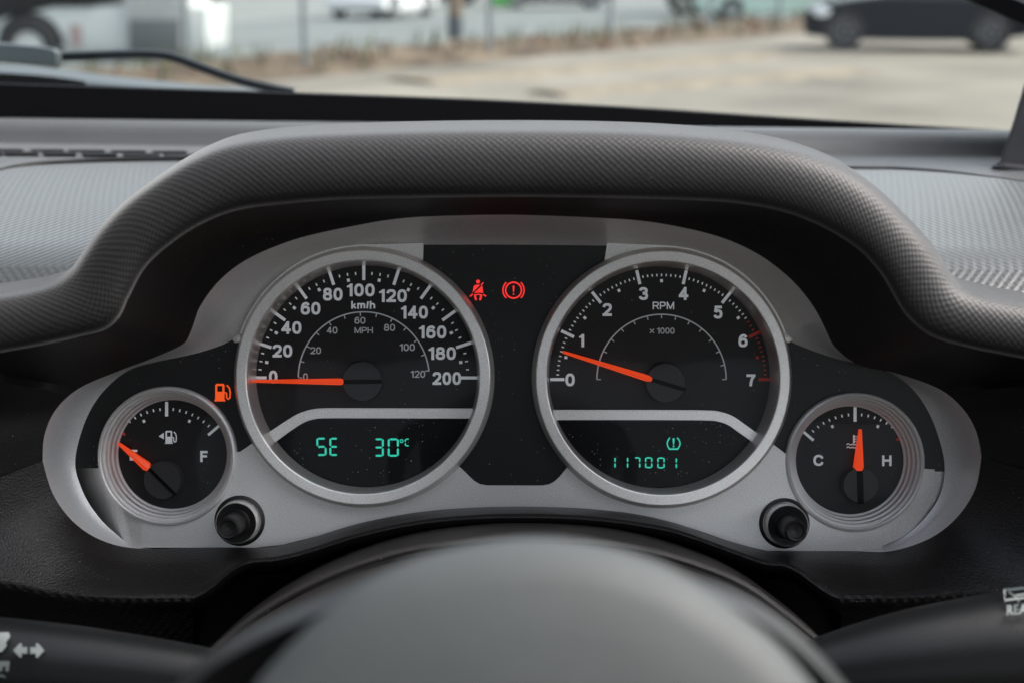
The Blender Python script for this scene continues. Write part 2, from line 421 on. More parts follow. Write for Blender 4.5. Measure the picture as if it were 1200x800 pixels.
for i in range(900):
    a = random.uniform(-8, 60); b = random.gauss(.2, .5); c = vp(a, b, .1); h = random.uniform(.1, .4); an = random.uniform(0, 6.28)
    d = Vector((math.cos(an), math.sin(an), 0)) * .03; tp = Vector((random.uniform(-.12, .12), random.uniform(-.12, .12), h))
    mb.add([c - d, c + d, c + tp + d * .4, c + tp - d * .4], [(0, 1, 2, 3)])
mb.build('weeds', weedm, None, kind='stuff')
# low sand ridge and tyre tracks in the yard
mb = MB()
for (x0, y0, x1, y1, wd) in ((480, 97, 900, 66, .35), (640, 112, 1000, 84, .25)):
    a, b = G(x0, y0), G(x1, y1); dd = (b - a).normalized(); nn = Vector((-dd.y, dd.x, 0)); rws = []
    for i in range(31):
        p = a + (b - a) * i / 30; ww = wd * (1 + .4 * math.sin(i * 1.3)); hh = .05 * (1 + .5 * math.sin(i * 2.1))
        rws.append([p - nn * ww * 2 + Vector((0, 0, -.01)), p - nn * ww * .6 + Vector((0, 0, hh)), p + nn * ww * .6 + Vector((0, 0, hh)), p + nn * ww * 2 + Vector((0, 0, -.01))])
    mb.loft(rws)
mb.build('sand_ridge', mat('sand', (0.22, 0.185, 0.14), 0.95, 0, 0.2, var=(3, .2), bump=(8, .03)), None, kind='structure', ang=80)

# ------------------------------------------------------------------ things beyond the windscreen
tyre = mat('tyre_rubber', (0.04, 0.039, 0.04), 0.8, bump=(30, .01))
rimm = mat('alloy_rim', (0.35, 0.36, 0.37), 0.4, 0.6)
carglass = mat('car_glass', (0.015, 0.02, 0.022), 0.08, 0, 0.6)
darktrim = mat('dark_trim', (0.012, 0.012, 0.013), 0.6)
headl = mat('headlamp_lens', (0.75, 0.78, 0.80), 0.15, 0, 0.8)
def car(name, label, base, ang, paint, prof, cab, wheels, wr, width=1.78, group=None, nose_lamp=None, rim=rimm):
    fr = Matrix.Translation(base) @ Matrix.Rotation(ang, 4, 'Z')
    t = thing(name, label, 'car', (0, 0, 0), fr, group)
    hw = width / 2
    mb = MB(); rows = []
    zc = sum(p[1] for p in prof) / len(prof)
    for y, k in ((-hw, .90), (-hw + .05, .97), (-hw + .16, 1), (hw - .16, 1), (hw - .05, .97), (hw, .90)):
        rows.append([(p[0] * (1 - (1 - k) * .25), y, zc + (p[1] - zc) * k) for p in prof])
    mb.loft(rows, close=True, cap0=True, cap1=True)
    mb.build('body', paint, t, ang=28)
    mb = MB(); rows = []
    xs0, xs1, xr0, xr1, zb, zt = cab
    for z, f in ((zb, 0), (zb + (zt - zb) * .55, .55), (zt - .03, .95), (zt, 1.03)):
        x0 = xs0 + (xr0 - xs0) * f; x1 = xs1 + (xr1 - xs1) * f; yy = hw - .08 - .2 * f
        rows.append([(x0, -yy, z), (x1, -yy, z), (x1, yy, z), (x0, yy, z)])
    mb.loft(rows, close=True, cap1=True); mb.build('cabin', paint, t, ang=20, bevel=.03)
    def cp(f, u, side):
        x0 = xs0 + (xr0 - xs0) * f; x1 = xs1 + (xr1 - xs1) * f; yy = hw - .08 - .2 * f + .012
        return (x0 + (x1 - x0) * u, side * yy, zb + (zt - zb) * f)
    for sd in (-1, 1):
        for u0, u1 in ((.08, .47), (.52, .92)):
            mb = MB(); mb.add([cp(.1, u0, sd), cp(.1, u1, sd), cp(.86, u1 - .02, sd), cp(.86, u0 + .02, sd)], [(0, 1, 2, 3)]); mb.build('window', carglass, t)
    for end, nm in ((0, 'rear_window'), (1, 'front_windscreen')):
        pts = []
        for f, s_ in ((.1, -1), (.1, 1), (.88, 1), (.88, -1)):
            x0 = xs0 + (xr0 - xs0) * f; x1 = xs1 + (xr1 - xs1) * f; yy = (hw - .18 - .2 * f) * s_
            pts.append(((x1 + .014) if end else (x0 - .014), yy, zb + (zt - zb) * f))
        mb = MB(); mb.add(pts, [(0, 1, 2, 3)]); mb.build(nm, carglass, t)
    for wx in wheels:
        for sd in (-1, 1):
            mb = MB()
            prf = [(wr * .62, .10), (wr * .95, .11), (wr, .06), (wr, -.10), (wr * .5, -.10)]
            rws = [[(wx + r * math.cos(2 * math.pi * k / 28), sd * (hw - .09 + z), wr + r * math.sin(2 * math.pi * k / 28)) for k in range(28)] for r, z in prf]
            mb.loft(rws, close=True); wo = mb.build('wheel', tyre, t)
            mb = MB()
            for k in range(5):
                a = k * 2 * math.pi / 5
                c_, s_ = math.cos(a), math.sin(a); q = []
                for r, h in ((.05, -.05), (wr * .62, -.035), (wr * .62, .035), (.05, .05)):
                    q.append((wx + c_ * r - s_ * h, sd * (hw + .015), wr + s_ * r + c_ * h))
                q2 = [(x, y - sd * .05, z) for x, y, z in q]
                mb.add(q + q2, [(0, 1, 2, 3), (0, 1, 5, 4), (1, 2, 6, 5), (2, 3, 7, 6), (3, 0, 4, 7)])
            rws = [[(wx + r * math.cos(2 * math.pi * k / 24), sd * (hw + z), wr + r * math.sin(2 * math.pi * k / 24)) for k in range(24)] for r, z in ((wr * .66, -.02), (wr * .66, .02), (wr * .58, .02), (wr * .56, -.03))]
            mb.loft(rws, close=True); mb.build('rim', rim, wo)
            mb = MB()   # dark opening of the wheel arch
            rws = [[(wx + r * math.cos(math.pi * k / 20), sd * (hw + z), wr + r * math.sin(math.pi * k / 20)) for k in range(21)] for r, z in ((wr * .4, .004), (wr * 1.14, .004), (wr * 1.16, -.03))]
            mb.loft(rws); mb.build('wheel_arch', darktrim, t)
    if nose_lamp:
        for sd in (-1, 1):
            mb = MB(); x, z, lx, lz = nose_lamp
            rws = []
            for r in (1.0, .9, .5, .05):
                rws.append([(x + lx * r * math.cos(2 * math.pi * k / 16) + (1 - r) * .05, sd * (hw - .02 + (1 - r) * .05), z + lz * r * math.sin(2 * math.pi * k / 16)) for k in range(16)])
            mb.loft(rws, close=True); mb.build('headlight', headl, t)
    return t

# dark coupe standing side-on at the right
gA, gB = G(988, 60), G(1160, 62)
dv = gB - gA; ang = math.atan2(-dv.y, -dv.x)       # nose points left
mid = (gA + gB) / 2; wb = dv.length / 2
navy = mat('dark_blue_paint', (0.010, 0.013, 0.017), 0.38, 0.0, 0.22)
prof = [(wb + .70, .28), (wb + .75, .52), (wb + .72, .70), (wb + .58, .80), (wb - .15, .94), (wb - .6, 1.0), (0, .98), (-wb + .2, .96), (-wb - .6, .90), (-wb - .78, .70), (-wb - .74, .32), (-wb, .2), (0, .19), (wb, .2)]
side = Vector((dv.y, -dv.x, 0)).normalized()
if side.y < 0: side = -side
car('parked_car', 'dark blue car parked side-on on the pale yard, its front wheel and headlight in view', mid + side * .85, ang, navy, prof,
    (-wb - .35, wb - .5, -wb + .4, wb - 1.35, .93, 1.36), (wb, -wb), .345, nose_lamp=(wb + .40, .70, .27, .15), rim=mat('grey_rim', (.14, .14, .15), .4, .6))
std = [(2.05, .28), (2.12, .5), (2.0, .72), (1.2, .88), (.5, .95), (-1.2, .97), (-2.0, .92), (-2.15, .6), (-2.1, .3), (-1.2, .2), (1.2, .2)]
stc = (-1.75, .95, -1.1, .1, .92, 1.45)
whitep = mat('white_paint', (0.72, 0.72, 0.73), 0.3, 0, 0.5, coat=0.3)
a0, b0 = G(395, 26), G(470, 19)
dvv = b0 - a0
car('parked_car', 'white car parked beyond the road, left of the brown pole', (a0 + b0) / 2 + Vector((.3, .9, 0)), math.atan2(-dvv.y, -dvv.x), whitep, std, stc, (1.3, -1.3), .32)
car('parked_car', 'dark grey car parked far beyond the road behind the wiper', G(240, 12) + Vector((-1.6, 1, 0)), R(188), mat('charcoal_paint', (.03, .03, .032), .35, .2), std, stc, (1.3, -1.3), .32)
car('parked_car', 'grey car parked far back between the brown pole and the grey post', G(500, 8) + Vector((0, 1.2, 0)), R(172), mat('silver_grey_paint', (.10, .10, .10), .35, .3), std, stc, (1.3, -1.3), .32)
gcar = car('parked_car', 'black car with a bright green nose parked beyond the road', G(648, 11) + Vector((0, 1, 0)), R(180), mat('black_paint', (.012, .016, .02), .3), std, stc, (1.3, -1.3), .32)
mb = MB(); mb.loft([[(1.35, y, .10), (2.13, y, .10), (2.22, y, .5), (2.06, y, .74), (1.35, y, .86)] for y in (-.905, .905)], close=True, cap0=True, cap1=True)
mb.build('front_bumper', mat('green_paint', (.05, .42, .05), .35), gcar, bevel=.03)
mint = mat('mint_paint', (.46, .60, .53), .35, coat=.2)
car('parked_car', 'pale mint car parked at the road edge, left of the dark blue car', G(886, 26) + Vector((0.6, .9, 0)), R(182), mint, std, stc, (1.3, -1.3), .30)

# left: utility truck with a white body, dark cab end and big tyre
tb = G(35, 72); ts = 22.6 / FPX
def TL(px, py):                                     # plane of the truck's near side
    r = RAY(px, py); d = (tb.y) / r.y; return CAM + r * d
trk = thing('utility_truck', 'white box-bodied truck with a big tyre and grey side locker, behind the wiper arm', 'truck', tb)
def plate(poly, y0, y1, name, m, par, bevel=.02):
    mb = MB(); q = [TL(*p) for p in poly]
    a = [(v.x, v.y + y0, v.z) for v in q]; b = [(v.x, v.y + y1, v.z) for v in q]
    mb.loft([a, b], close=True, cap0=True, cap1=True); return mb.build(name, m, par, bevel=bevel)
whitebox = mat('white_body_panel', (.50, .50, .49), .45, var=(3, .06))
plate([(-60, 40), (-60, -120), (120, -120), (112, 8), (60, 8), (28, 16), (0, 22), (-30, 40)], .02, 2.0, 'cab', mat('cab_black', (.012, .012, .013), .5), trk, .05)
plate([(-60, 55), (-60, 30), (0, 18), (60, 8.5), (240, 8.5), (240, 60), (70, 60)], .08, 2.0, 'body_side', mat('pale_side', (.58, .60, .58), .45), trk)
plate([(146, 60), (146, -80), (218, -80), (218, 60)], -.02, 1.9, 'box', whitebox, trk)
for x in (158, 170, 182, 194, 206):
    plate([(x, 19), (x, -78), (x + 3, -78), (x + 3, 19)], -.05, -.021, 'rib', whitebox, trk, .005)
plate([(152, 62), (152, 23), (211, 23), (211, 62)], -.06, -.022, 'side_locker', mat('locker_grey', (.12, .125, .125), .5), trk)
mb = MB(); c = TL(34, 48); wr = .47
rws = [[(c.x + r * math.cos(2 * math.pi * k / 32), c.y + y, c.z - .1 + r * math.sin(2 * math.pi * k / 32)) for k in range(32)] for r, y in ((wr * .55, -.05), (wr * .92, -.08), (wr, -.02), (wr, .3), (wr * .4, .3))]
mb.loft(rws, close=True); wo = mb.build('wheel', tyre, trk)
mb = MB(); rws = [[(c.x + r * math.cos(2 * math.pi * k / 32), c.y + y, c.z - .1 + r * math.sin(2 * math.pi * k / 32)) for k in range(32)] for r, y in ((wr * .56, -.02), (wr * .5, -.04), (wr * .3, .0), (.1, -.05), (.001, -.06))]
mb.loft(rws, close=True); mb.build('rim', mat('white_rim', (.6, .6, .58), .5), wo)
mb = MB(); rws = [[(c.x + r * math.cos(math.pi * k / 24), c.y + y, c.z - .1 + r * math.sin(math.pi * k / 24)) for k in range(25)] for r, y in ((wr * .5, .06), (wr * 1.18, .06), (wr * 1.2, .085))]
mb.loft(rws); mb.build('wheel_arch', darktrim, trk)
mb = MB(); p_ = TL(88, 42); mb.box((p_.x, p_.y + .06, p_.z), (.16, .04, .34)); mb.build('marker_panel', mat('faded_red', (.40, .29, .27), .6), trk)

# fence along the verge, poles, bush
postm = mat('fence_steel', (.20, .22, .23), .6, .3)
wirem = mat('fence_wire', (.25, .26, .27), .6, .4)
fen = thing('wire_fence', 'wire fence on thin grey posts along the brown verge', 'fence', vA)
fpts = []
for (px, py) in ((222, 95), (358, 86), (574, 69), (715, 54), (832, 44), (912, 37), (985, 31)):
    g = G(px, py); fpts.append(Vector((g.x, g.y, 0)))
for p in fpts:
    mb = MB(); mb.tube([p + Vector((0, 0, -.2)), p + Vector((0, 0, 1.9))], .042, 10); mb.build('post', postm, fen)
for h in (.35, .9, 1.45, 1.85):
    mb = MB()
    for a, b in zip(fpts[:-1], fpts[1:]):
        mid_ = (a + b) / 2; mb.tube([a + Vector((0, 0, h)), mid_ + Vector((0, 0, h - .02)), b + Vector((0, 0, h))], .005, 6)
    mb.build('wire', wirem, fen)
pg = G(534, 50)
pole = thing('utility_pole', 'brown wooden pole at the far edge of the verge', 'pole', (pg.x, pg.y, 0))
mb = MB(); rws = []
for i in range(9):
    z = -.2 + i * .8; rr = .15 - .006 * i
    rws.append([(pg.x + rr * math.cos(k * math.pi / 7) * (1 + .05 * random.random()), pg.y + rr * math.sin(k * math.pi / 7), z) for k in range(14)])
mb.loft(rws, close=True, cap1=True); mb.build('shaft', mat('pole_wood', (.20, .145, .10), .9, var=(6, .3), bump=(14, .02)), pole)
mb = MB(); mb.lathe([(.158, .0), (.158, .5), (.15, .52)], 16, (pg.x, pg.y)); mb.build('base_band', mat('dark_band', (.07, .08, .09), .8), pole)
bg_ = G(815, 18)
bush = thing('bush', 'dark brown-green bush beyond the road, right of the green-nosed car', 'bush', (bg_.x, bg_.y, 0))
mb = MB()
for i in range(2600):
    u = Vector((random.gauss(0, 1), random.gauss(0, 1), random.gauss(0, 1))).normalized() * random.random() ** .45
    lob = 1 + .25 * math.sin(u.x * 7) * math.cos(u.z * 5)
    c = Vector((bg_.x + u.x * 1.7 * lob, bg_.y + u.y * 1.3 * lob, 1.15 + u.z * 1.15 * lob))
    a = Vector((random.gauss(0, 1), random.gauss(0, 1), random.gauss(0, 1))).normalized(); b = a.cross(Vector((.3, .5, .8))).normalized(); s_ = random.uniform(.05, .13)
    mb.add([c - a * s_, c + b * s_ * .5, c + a * s_, c - b * s_ * .5], [(0, 1, 2, 3)])
mb.build('foliage', mat('bush_leaf', (.06, .065, .035), .8, 0, .2, var=(2, .4)), bush)
mb = MB()
for i in range(7):
    a = i * .9; mb.tube([(bg_.x, bg_.y, -.1), (bg_.x + .4 * math.cos(a), bg_.y + .3 * math.sin(a), .8), (bg_.x + .9 * math.cos(a), bg_.y + .7 * math.sin(a), 1.6)], [.05, .035, .012], 7)
mb.build('stem', mat('bush_stem', (.09, .07, .05), .9), bush)

# ------------------------------------------------------------------ own car: windscreen, cowl, wiper, mirror
ws = thing('windscreen', 'clear windscreen above the dashboard with a black lower frame', 'windscreen', (0, 1.07, 1.5))
def glass_pt(x, h): return Vector((x, 1.075 - .012 * (x * x * 4) + h * .42, 1.50 + h))
mb = MB(); mb.loft([[glass_pt(-.75 + 1.75 * i / 24, h) + Vector((0, o, 0)) for i in range(25)] for h, o in ((-.02, 0), (.3, 0), (.62, 0), (.62, .005), (.3, .005), (-.02, .005))], close=False)
mb.build('glass', windm, ws, ang=50)
top = [(-120, 90), (0, 97), (150, 102), (330, 108), (480, 113), (600, 118), (750, 126), (900, 136), (1050, 145.5), (1180, 153), (1330, 161)]
fr_ = cr(top, 4); rws = []
for d, dy in ((1.055, 95), (1.055, 2.0), (1.060, 0.3), (1.066, 0), (1.10, 0), (1.10, 95)):
    rws.append([PD(x, y + dy, d) for x, y in fr_])
mb = MB(); mb.loft(rws); mb.build('lower_frame', frameblack, ws, ang=60)
for x in (-.78, 1.03):
    mb = MB(); mb.tube([glass_pt(x, -.05), glass_pt(x, .3), glass_pt(x, .64)], .032, 10); mb.build('side_frame', frameblack, ws)
mb = MB(); mb.tube([glass_pt(-.78, .64), glass_pt(.1, .65), glass_pt(1.03, .64)], .03, 10); mb.build('top_frame', frameblack, ws)

cowlm = mat('cowl_paint', (.055, .064, .068), .35, .1, .4)
cw = thing('engine_cowl', 'grey edge of the engine cover outside the windscreen, under the wiper', 'cowl', PD(100, 90, 1.35))
ct = cr([(-140, 68), (-40, 73), (40, 78), (100, 85), (160, 92), (240, 100), (300, 104), (352, 109)], 4)
cb = cr([(-140, 84), (-40, 88), (40, 92), (100, 98), (160, 103), (240, 108), (300, 112), (352, 114)], 4)
mb = MB(); rws = []
for f, d in ((0, 1.50), (0.02, 1.42), (.35, 1.36), (.8, 1.31), (1, 1.30)):
    rws.append([PD(a[0], a[1] + (b[1] - a[1]) * f, d) for a, b in zip(ct, cb)])
rws.append([PD(b[0], b[1] + 40, 1.28) for b in cb])
mb.loft(rws); mb.build('panel', cowlm, cw, ang=60)
mb = MB(); mb.loft([[PD(x, y, d) for x, y in cr([(-140, 79), (0, 85.5), (60, 90), (100, 95.5)], 5)] for y_, d in ((0, 1.285),)] + [[PD(x, y + 7, 1.28) for x, y in cr([(-140, 79), (0, 85.5), (60, 90), (100, 95.5)], 5)], [PD(x, y + 40, 1.27) for x, y in cr([(-140, 79), (0, 85.5), (60, 90), (100, 95.5)], 5)]])
mb.build('gasket', frameblack, cw)

wp = thing('windscreen_wiper', 'black windscreen wiper arm with a grey cap resting at the lower left of the glass', 'wiper', PD(70, 70, 1.24))
mb = MB(); ap = cr([(60, 67), (100, 65.5), (140, 64), (180, 64), (205, 68), (235, 79), (275, 93), (310, 102), (345, 109)], 4)
n_ = len(ap)
mb.loft([[PD(x, y + dy, 1.235 + dd) for x, y in ap] for dy, dd in ((5.8, 0), (3.6, -.008), (-3.6, -.008), (-5.8, 0), (-5, .012), (5, .012))] + [[PD(x, y + 5.8, 1.235) for x, y in ap]])
mb.build('arm', mat('wiper_black', (.008, .010, .013), .5, 0, .25), wp, ang=50)
mb = MB(); cap = [(-80, 46), (0, 50), (40, 53), (66, 57), (72, 62), (73, 74), (70, 80), (40, 77), (0, 73), (-80, 70)]
mb.loft([[PD(36 + (x - 36) * k, 64 + (y - 64) * k, d) for x, y in cap] for k, d in ((1, 1.27), (1, 1.225), (.93, 1.215), (.8, 1.212))], close=True, cap0=True, cap1=True)
mb.build('cap', mat('wiper_cap_grey', (.12, .135, .14), .5), wp, ang=30)
mb = MB(); mb.loft([[PD(x, y, d) for x, y in ((-80, 71), (0, 74), (40, 78), (76, 81), (76, 78), (72, 60), (66, 58))] for d in (1.275, 1.24)])
mb.build('seat', frameblack, wp)

mr = thing('rear_view_mirror', 'black corner of the rear view mirror hanging over the top of the view', 'mirror', PD(1220, -20, .9))
mo = cr([(1100, -26), (1133, 0), (1157, 11), (1185, 24), (1204, 31), (1300, 56), (1420, 70), (1480, 40), (1480, -60), (1420, -100), (1160, -90), (1100, -60), (1094, -40), (1100, -26)], 4)[:-1]
mb = MB(); cxm, cym = 1290, -15
mb.loft([[PD(cxm + (x - cxm) * k, cym + (y - cym) * k, d) for x, y in mo] for k, d in ((.5, .98), (.9, .965), (1, .94), (1, .91), (.97, .90), (.7, .897))], close=True, cap0=True)
mb.build('housing', frameblack, mr, ang=50)
mb = MB(); mb.loft([[PD(cxm + (x - cxm) * k, cym + (y - cym) * k, .903) for x, y in mo] for k in (.70, .5, .02)], close=True)
mb.build('mirror_glass', mat('mirror_silver', (.05, .05, .055), .15, 0, .5), mr)
mb = MB(); mb.tube([PD(1290, -60, .97), PD(1290, -160, 1.15), PD(1290, -260, 1.27)], .012, 10); mb.build('stalk', frameblack, mr)

# ------------------------------------------------------------------ dashboard
dash = thing('dashboard', 'dark woven-vinyl dashboard with an arched hood over the gauges', 'dashboard', (0, 0, 0), M)
Mi = M.inverted()
ZT = 1.4935
PA = [(-700, 470, -700, 560), (-380, 400, -380, 478), (-80, 354, -80, 428), (0, 344, 0, 413), (40, 337, 50, 404), (66, 328, 95, 394), (84, 314, 122, 387), (98, 294, 140, 372), (120, 263, 152, 347), (150, 233, 172, 312), (190, 204, 203, 284),
      (230, 181, 240, 261), (270, 166, 282, 246), (330, 157, 337, 239), (400, 153, 400, 234), (500, 150, 500, 232), (600, 149, 600, 231), (700, 150, 700, 232), (780, 153, 790, 234),
      (850, 159, 860, 238), (910, 168, 912, 247), (955, 180, 950, 260), (995, 197, 985, 278), (1030, 222, 1012, 298), (1060, 251, 1033, 322), (1085, 277, 1047, 346), (1105, 304, 1062, 370),
      (1119, 326, 1090, 393), (1140, 340, 1135, 407), (1200, 354, 1200, 420), (1280, 368, 1280, 436), (1580, 420, 1580, 500), (1900, 490, 1900, 580)]
pa = cr(PA, 6)
rows = []
for f, z in ((0, .0865), (.025, .0915), (.07, .0945), (.18, .0965), (.38, .0972), (.58, .0968), (.74, .0955), (.85, .0935), (.91, .0910), (.95, .087), (.98, .080), (1.0, .066)):
    rows.append([P(a[2] + (a[0] - a[2]) * f, a[3] + (a[1] - a[3]) * f, z) for a in pa])
crest = [W(v) for v in rows[-1]]
for dy, dz in ((.02, .0005), (.05, -.004), (.10, -.018), (.16, -.045), (.20, -.08)):
    rows.append([Mi @ (v + Vector((0, dy, dz - .012 * (dy > .02)))) for v in crest])
mb = MB(); mb.loft(rows, uv=True)
mb.build('gauge_hood', weave, dash, ang=70)

def zpad(x, y): return ZT + .004 * math.sin(min(1, max(0, (y - .55) / .4)) * math.pi)
# smooth top panel with the roll in front of the glass
mb = MB(); rws = []
xs = [-.75 + 1.8 * i / 60 for i in range(61)]
for y, z in ((.74, ZT - .01), (.75, ZT - .003), (.85, ZT - .003), (.93, ZT - .001), (.955, ZT + .0005), (.968, ZT + .001), (.974, ZT + .0016), (.980, ZT + .0075), (.987, ZT + .0115), (.998, ZT + .0140), (1.010, ZT + .0145), (1.022, ZT + .012), (1.03, ZT - .02)):
    rws.append([Mi @ Vector((x, y - (.09 * x if y > .9 else 0), z - .002 * x)) for x in xs])
mb.loft(rws); mb.build('top_panel', dashtop, dash, ang=60)
for xa, xb, yf in ((-.75, -.158, .585), (.158, 1.05, .585)):
    mb = MB(); mb.loft([[Mi @ Vector((xa + (xb - xa) * i / 12, y, z)) for i in range(13)] for y, z in ((yf, ZT - .014), (yf + .012, ZT - .008), (.745, ZT - .006))]); mb.build('side_panel', dashtop, dash, ang=50)
mb = MB()
for a, b in (((-.75, .82, .75), (1.05, 1.03, 1.46)), ((.27, .62, .75), (1.05, .83, 1.455)), ((-.75, .62, .75), (-.27, .83, 1.455))):
    vs = [Mi @ Vector((x, y, z)) for z in (a[2], b[2]) for x, y in ((a[0], a[1]), (b[0], a[1]), (b[0], b[1]), (a[0], b[1]))]
    mb.add(vs, [(3, 2, 1, 0), (4, 5, 6, 7), (0, 1, 5, 4), (1, 2, 6, 5), (2, 3, 7, 6), (3, 0, 4, 7)])
mb.build('dash_body', slotblack, dash)
seamL = [(-400, 330), (-240, 278), (-90, 232), (0, 204.5), (37, 197), (75, 194), (112, 192), (160, 190.5), (202, 190), (260, 189.5), (330, 189.5)]
seamR = [(900, 200), (1010, 202), (1050, 202.5), (1100, 206), (1150, 212), (1200, 219.5), (1270, 233), (1420, 268), (1580, 330)]
for sm, x_out in ((seamL, -.75), (seamR, 1.05)):
    sp = [G(x, y, ZT) for x, y in cr(sm, 6)]
    mb = MB(); rws = []
    for f in (0, .012, .05, .15, .3, .45, .6, .75, .9, 1):
        r_ = []
        for q in sp:
            y = q.y + (.553 - q.y) * f
            xin = -.165 if x_out < 0 else .172
            qx = q.x * (1 - f) + f * (min(q.x * .75, xin) if x_out < 0 else max(q.x * .75, xin))
            # spread sideways so that the sheet follows the straight sides of the pad
            r_.append(Mi @ Vector((qx, y, zpad(q.x, y) - (.0015 if f == 0 else 0) - (.02 if f == 1 else 0))))
        rws.append(r_)
    mb.loft(rws); mb.build('woven_pad', padweave, dash, ang=60)
    mb = MB(); mb.tube([Mi @ Vector((q.x, q.y + .0008, ZT + .0020)) for q in sp], .0016, 8); mb.build('seam', slotblack, dash)
# defroster slots at the left
for (x0, x1, y) in ((-45, 0, 178.5), (4, 42, 178.8), (50, 86, 179.2), (96, 134, 179.8), (144, 184, 180.6), (192, 232, 181.4), (-20, 24, 175.2), (36, 72, 175.5), (80, 120, 176), (130, 168, 176.6), (178, 216, 177.2)):
    hh = 2.3 if y > 178 else 0.9
    mb = MB(); q = [G(x0, y - hh / 2, ZT + .0016), G(x1, y - hh / 2, ZT + .0016), G(x1 + 3, y + hh / 2, ZT + .0016), G(x0 + 3, y + hh / 2, ZT + .0016)]
    mb.loft([[Mi @ (v + Vector((0, 0, -.003))) for v in q], [Mi @ v for v in q]], close=True, cap1=True); mb.build('vent_slot', slotblack, dash)

# dash face round the cluster: (surround outer point, its height, outer point, its height)
LOOP = [(230, 641, .001, 226, 697, .034), (160, 642, .002, 150, 697, .036), (118, 632, .008, 80, 693, .038), (85, 610, .013, 30, 684, .040), (62, 578, .018, -70, 660, .045), (50, 540, .021, -110, 600, .05), (52, 510, .022, -110, 540, .055), (65, 480, .020, -110, 480, .06),
        (92, 455, .016, -70, 424, .084), (135, 436, .012, 40, 402, .0865), (180, 419, .013, 105, 394, .086), (213, 404, .018, 130, 384, .087), (222, 392, .024, 140, 373, .087), (230, 370, .032, 148, 356, .087), (233, 362, .035, 154, 344, .087), (243, 346, .04, 165, 324, .087),
        (258, 328, .043, 180, 304, .087), (280, 310, .045, 205, 283, .087), (308, 295, .045, 240, 261, .087), (345, 281, .045, 290, 245, .087), (380, 272, .045, 337, 239, .087), (420, 264, .045, 390, 234.5, .087), (455, 258, .045, 440, 233, .087), (500, 254, .045, 500, 232, .087),
        (600, 252, .045, 600, 231, .087), (710, 256, .045, 710, 232, .087), (760, 260, .045, 770, 233, .087), (800, 267, .045, 810, 235, .087), (830, 274, .045, 845, 237, .087), (860, 284, .045, 880, 241, .087), (890, 299, .045, 915, 248, .087), (915, 317, .045, 955, 262, .087),
        (937, 338, .043, 990, 281, .087), (955, 362, .038, 1018, 303, .087), (967, 385, .030, 1038, 328, .087), (975, 402, .023, 1050, 352, .087), (985, 413, .018, 1062, 371, .087), (1000, 424, .014, 1085, 391, .087), (1020, 431, .012, 1110, 400, .086), (1050, 437, .013, 1150, 406, .0865),
        (1100, 455, .017, 1280, 434, .084), (1128, 478, .020, 1300, 480, .06), (1144, 505, .022, 1300, 530, .055), (1150, 535, .022, 1300, 580, .05), (1143, 572, .018, 1290, 630, .045), (1122, 605, .013, 1240, 685, .04), (1090, 630, .008, 1130, 693, .038), (1045, 645, .002, 1050, 697, .036), (1000, 645, .001, 985, 698, .034),
        (930, 645, .001, 928, 662, .028), (900, 645, .001, 895, 656, .026), (850, 632, .001, 852, 641, .024), (790, 612, .001, 795, 621, .022), (740, 601, .001, 745, 611, .021), (680, 595, .001, 683, 604, .020), (610, 593, .001, 610, 602, .020), (540, 595, .001, 538, 604.5, .020), (480, 601, .001, 476, 612, .021), (420, 613, .001, 415, 626, .022),
        (370, 628, .001, 362, 643, .024), (330, 638, .001, 325, 652, .026), (300, 641, .001, 281, 659, .028), (230, 641, .001, 226, 697, .034)]
i_bot = 48                                          # where the flat bottom starts
for nm, m_, side_face in (('hood_lining', softblack, cr(LOOP[5:44], 4)),):
  mb = MB(); rws = []
  for f in (0, .12, .3, .5, .7, .88, 1) + ((1.08,) if nm == 'hood_lining' else ()):
    r_ = []
    for a in side_face:
        z = a[2] + (a[5] - a[2]) * min(f, 1) + .008 * math.sin(math.pi * min(1, f)) * (-1 if a[5] > .08 else .3) - (.005 if f > 1 else 0)
        r_.append(P(a[0] + (a[3] - a[0]) * f, a[1] + (a[4] - a[1]) * f, z))
    rws.append(r_)
  mb.loft(rws); mb.build(nm, m_, dash, ang=60)
bot = LOOP[43:-1] + LOOP[0:6]
bface = cr(bot, 5)
mb = MB(); rws = []
for f in (0, .3, .6, .85):
    rws.append([P(a[0] + (a[3] - a[0]) * f, a[1] + (a[4] - a[1]) * f, a[2] + (a[5] - a[2]) * (f ** .7 if f > 0 else f)) for a in bface])
for dy, dz in ((0, .0005), (4, .0015), (8, .0005), (12, -.003), (16, -.010), (19, -.025), (20, -.06)):
    rws.append([P(a[3], a[4] + dy, a[5] + dz) for a in bface])
mb.loft(rws); mb.build('lower_roll', rollblack, dash, ang=60)
for seg_, nm in ((LOOP[0:7], 'knee_edge'), (LOOP[42:49], 'knee_edge')):
    q = cr(seg_, 5); mb = MB(); rws = []
    for dy, dz in ((-1, -.0004), (3, .002), (8, .0015), (13, -.004), (18, -.014), (40, -.05), (90, -.07)):
        rws.append([P(a[3], a[4] + dy, a[5] + dz) for a in q])
    mb.loft(rws); mb.build(nm, kneeblack, dash, ang=60)
mb = MB(); mb.loft([[P(x, y, z) for x in (-260, 200, 600, 1000, 1460)] for y, z in ((640, -.03), (760, -.035), (900, -.04), (1100, -.06))]); mb.build('under_panel', slotblack, dash)

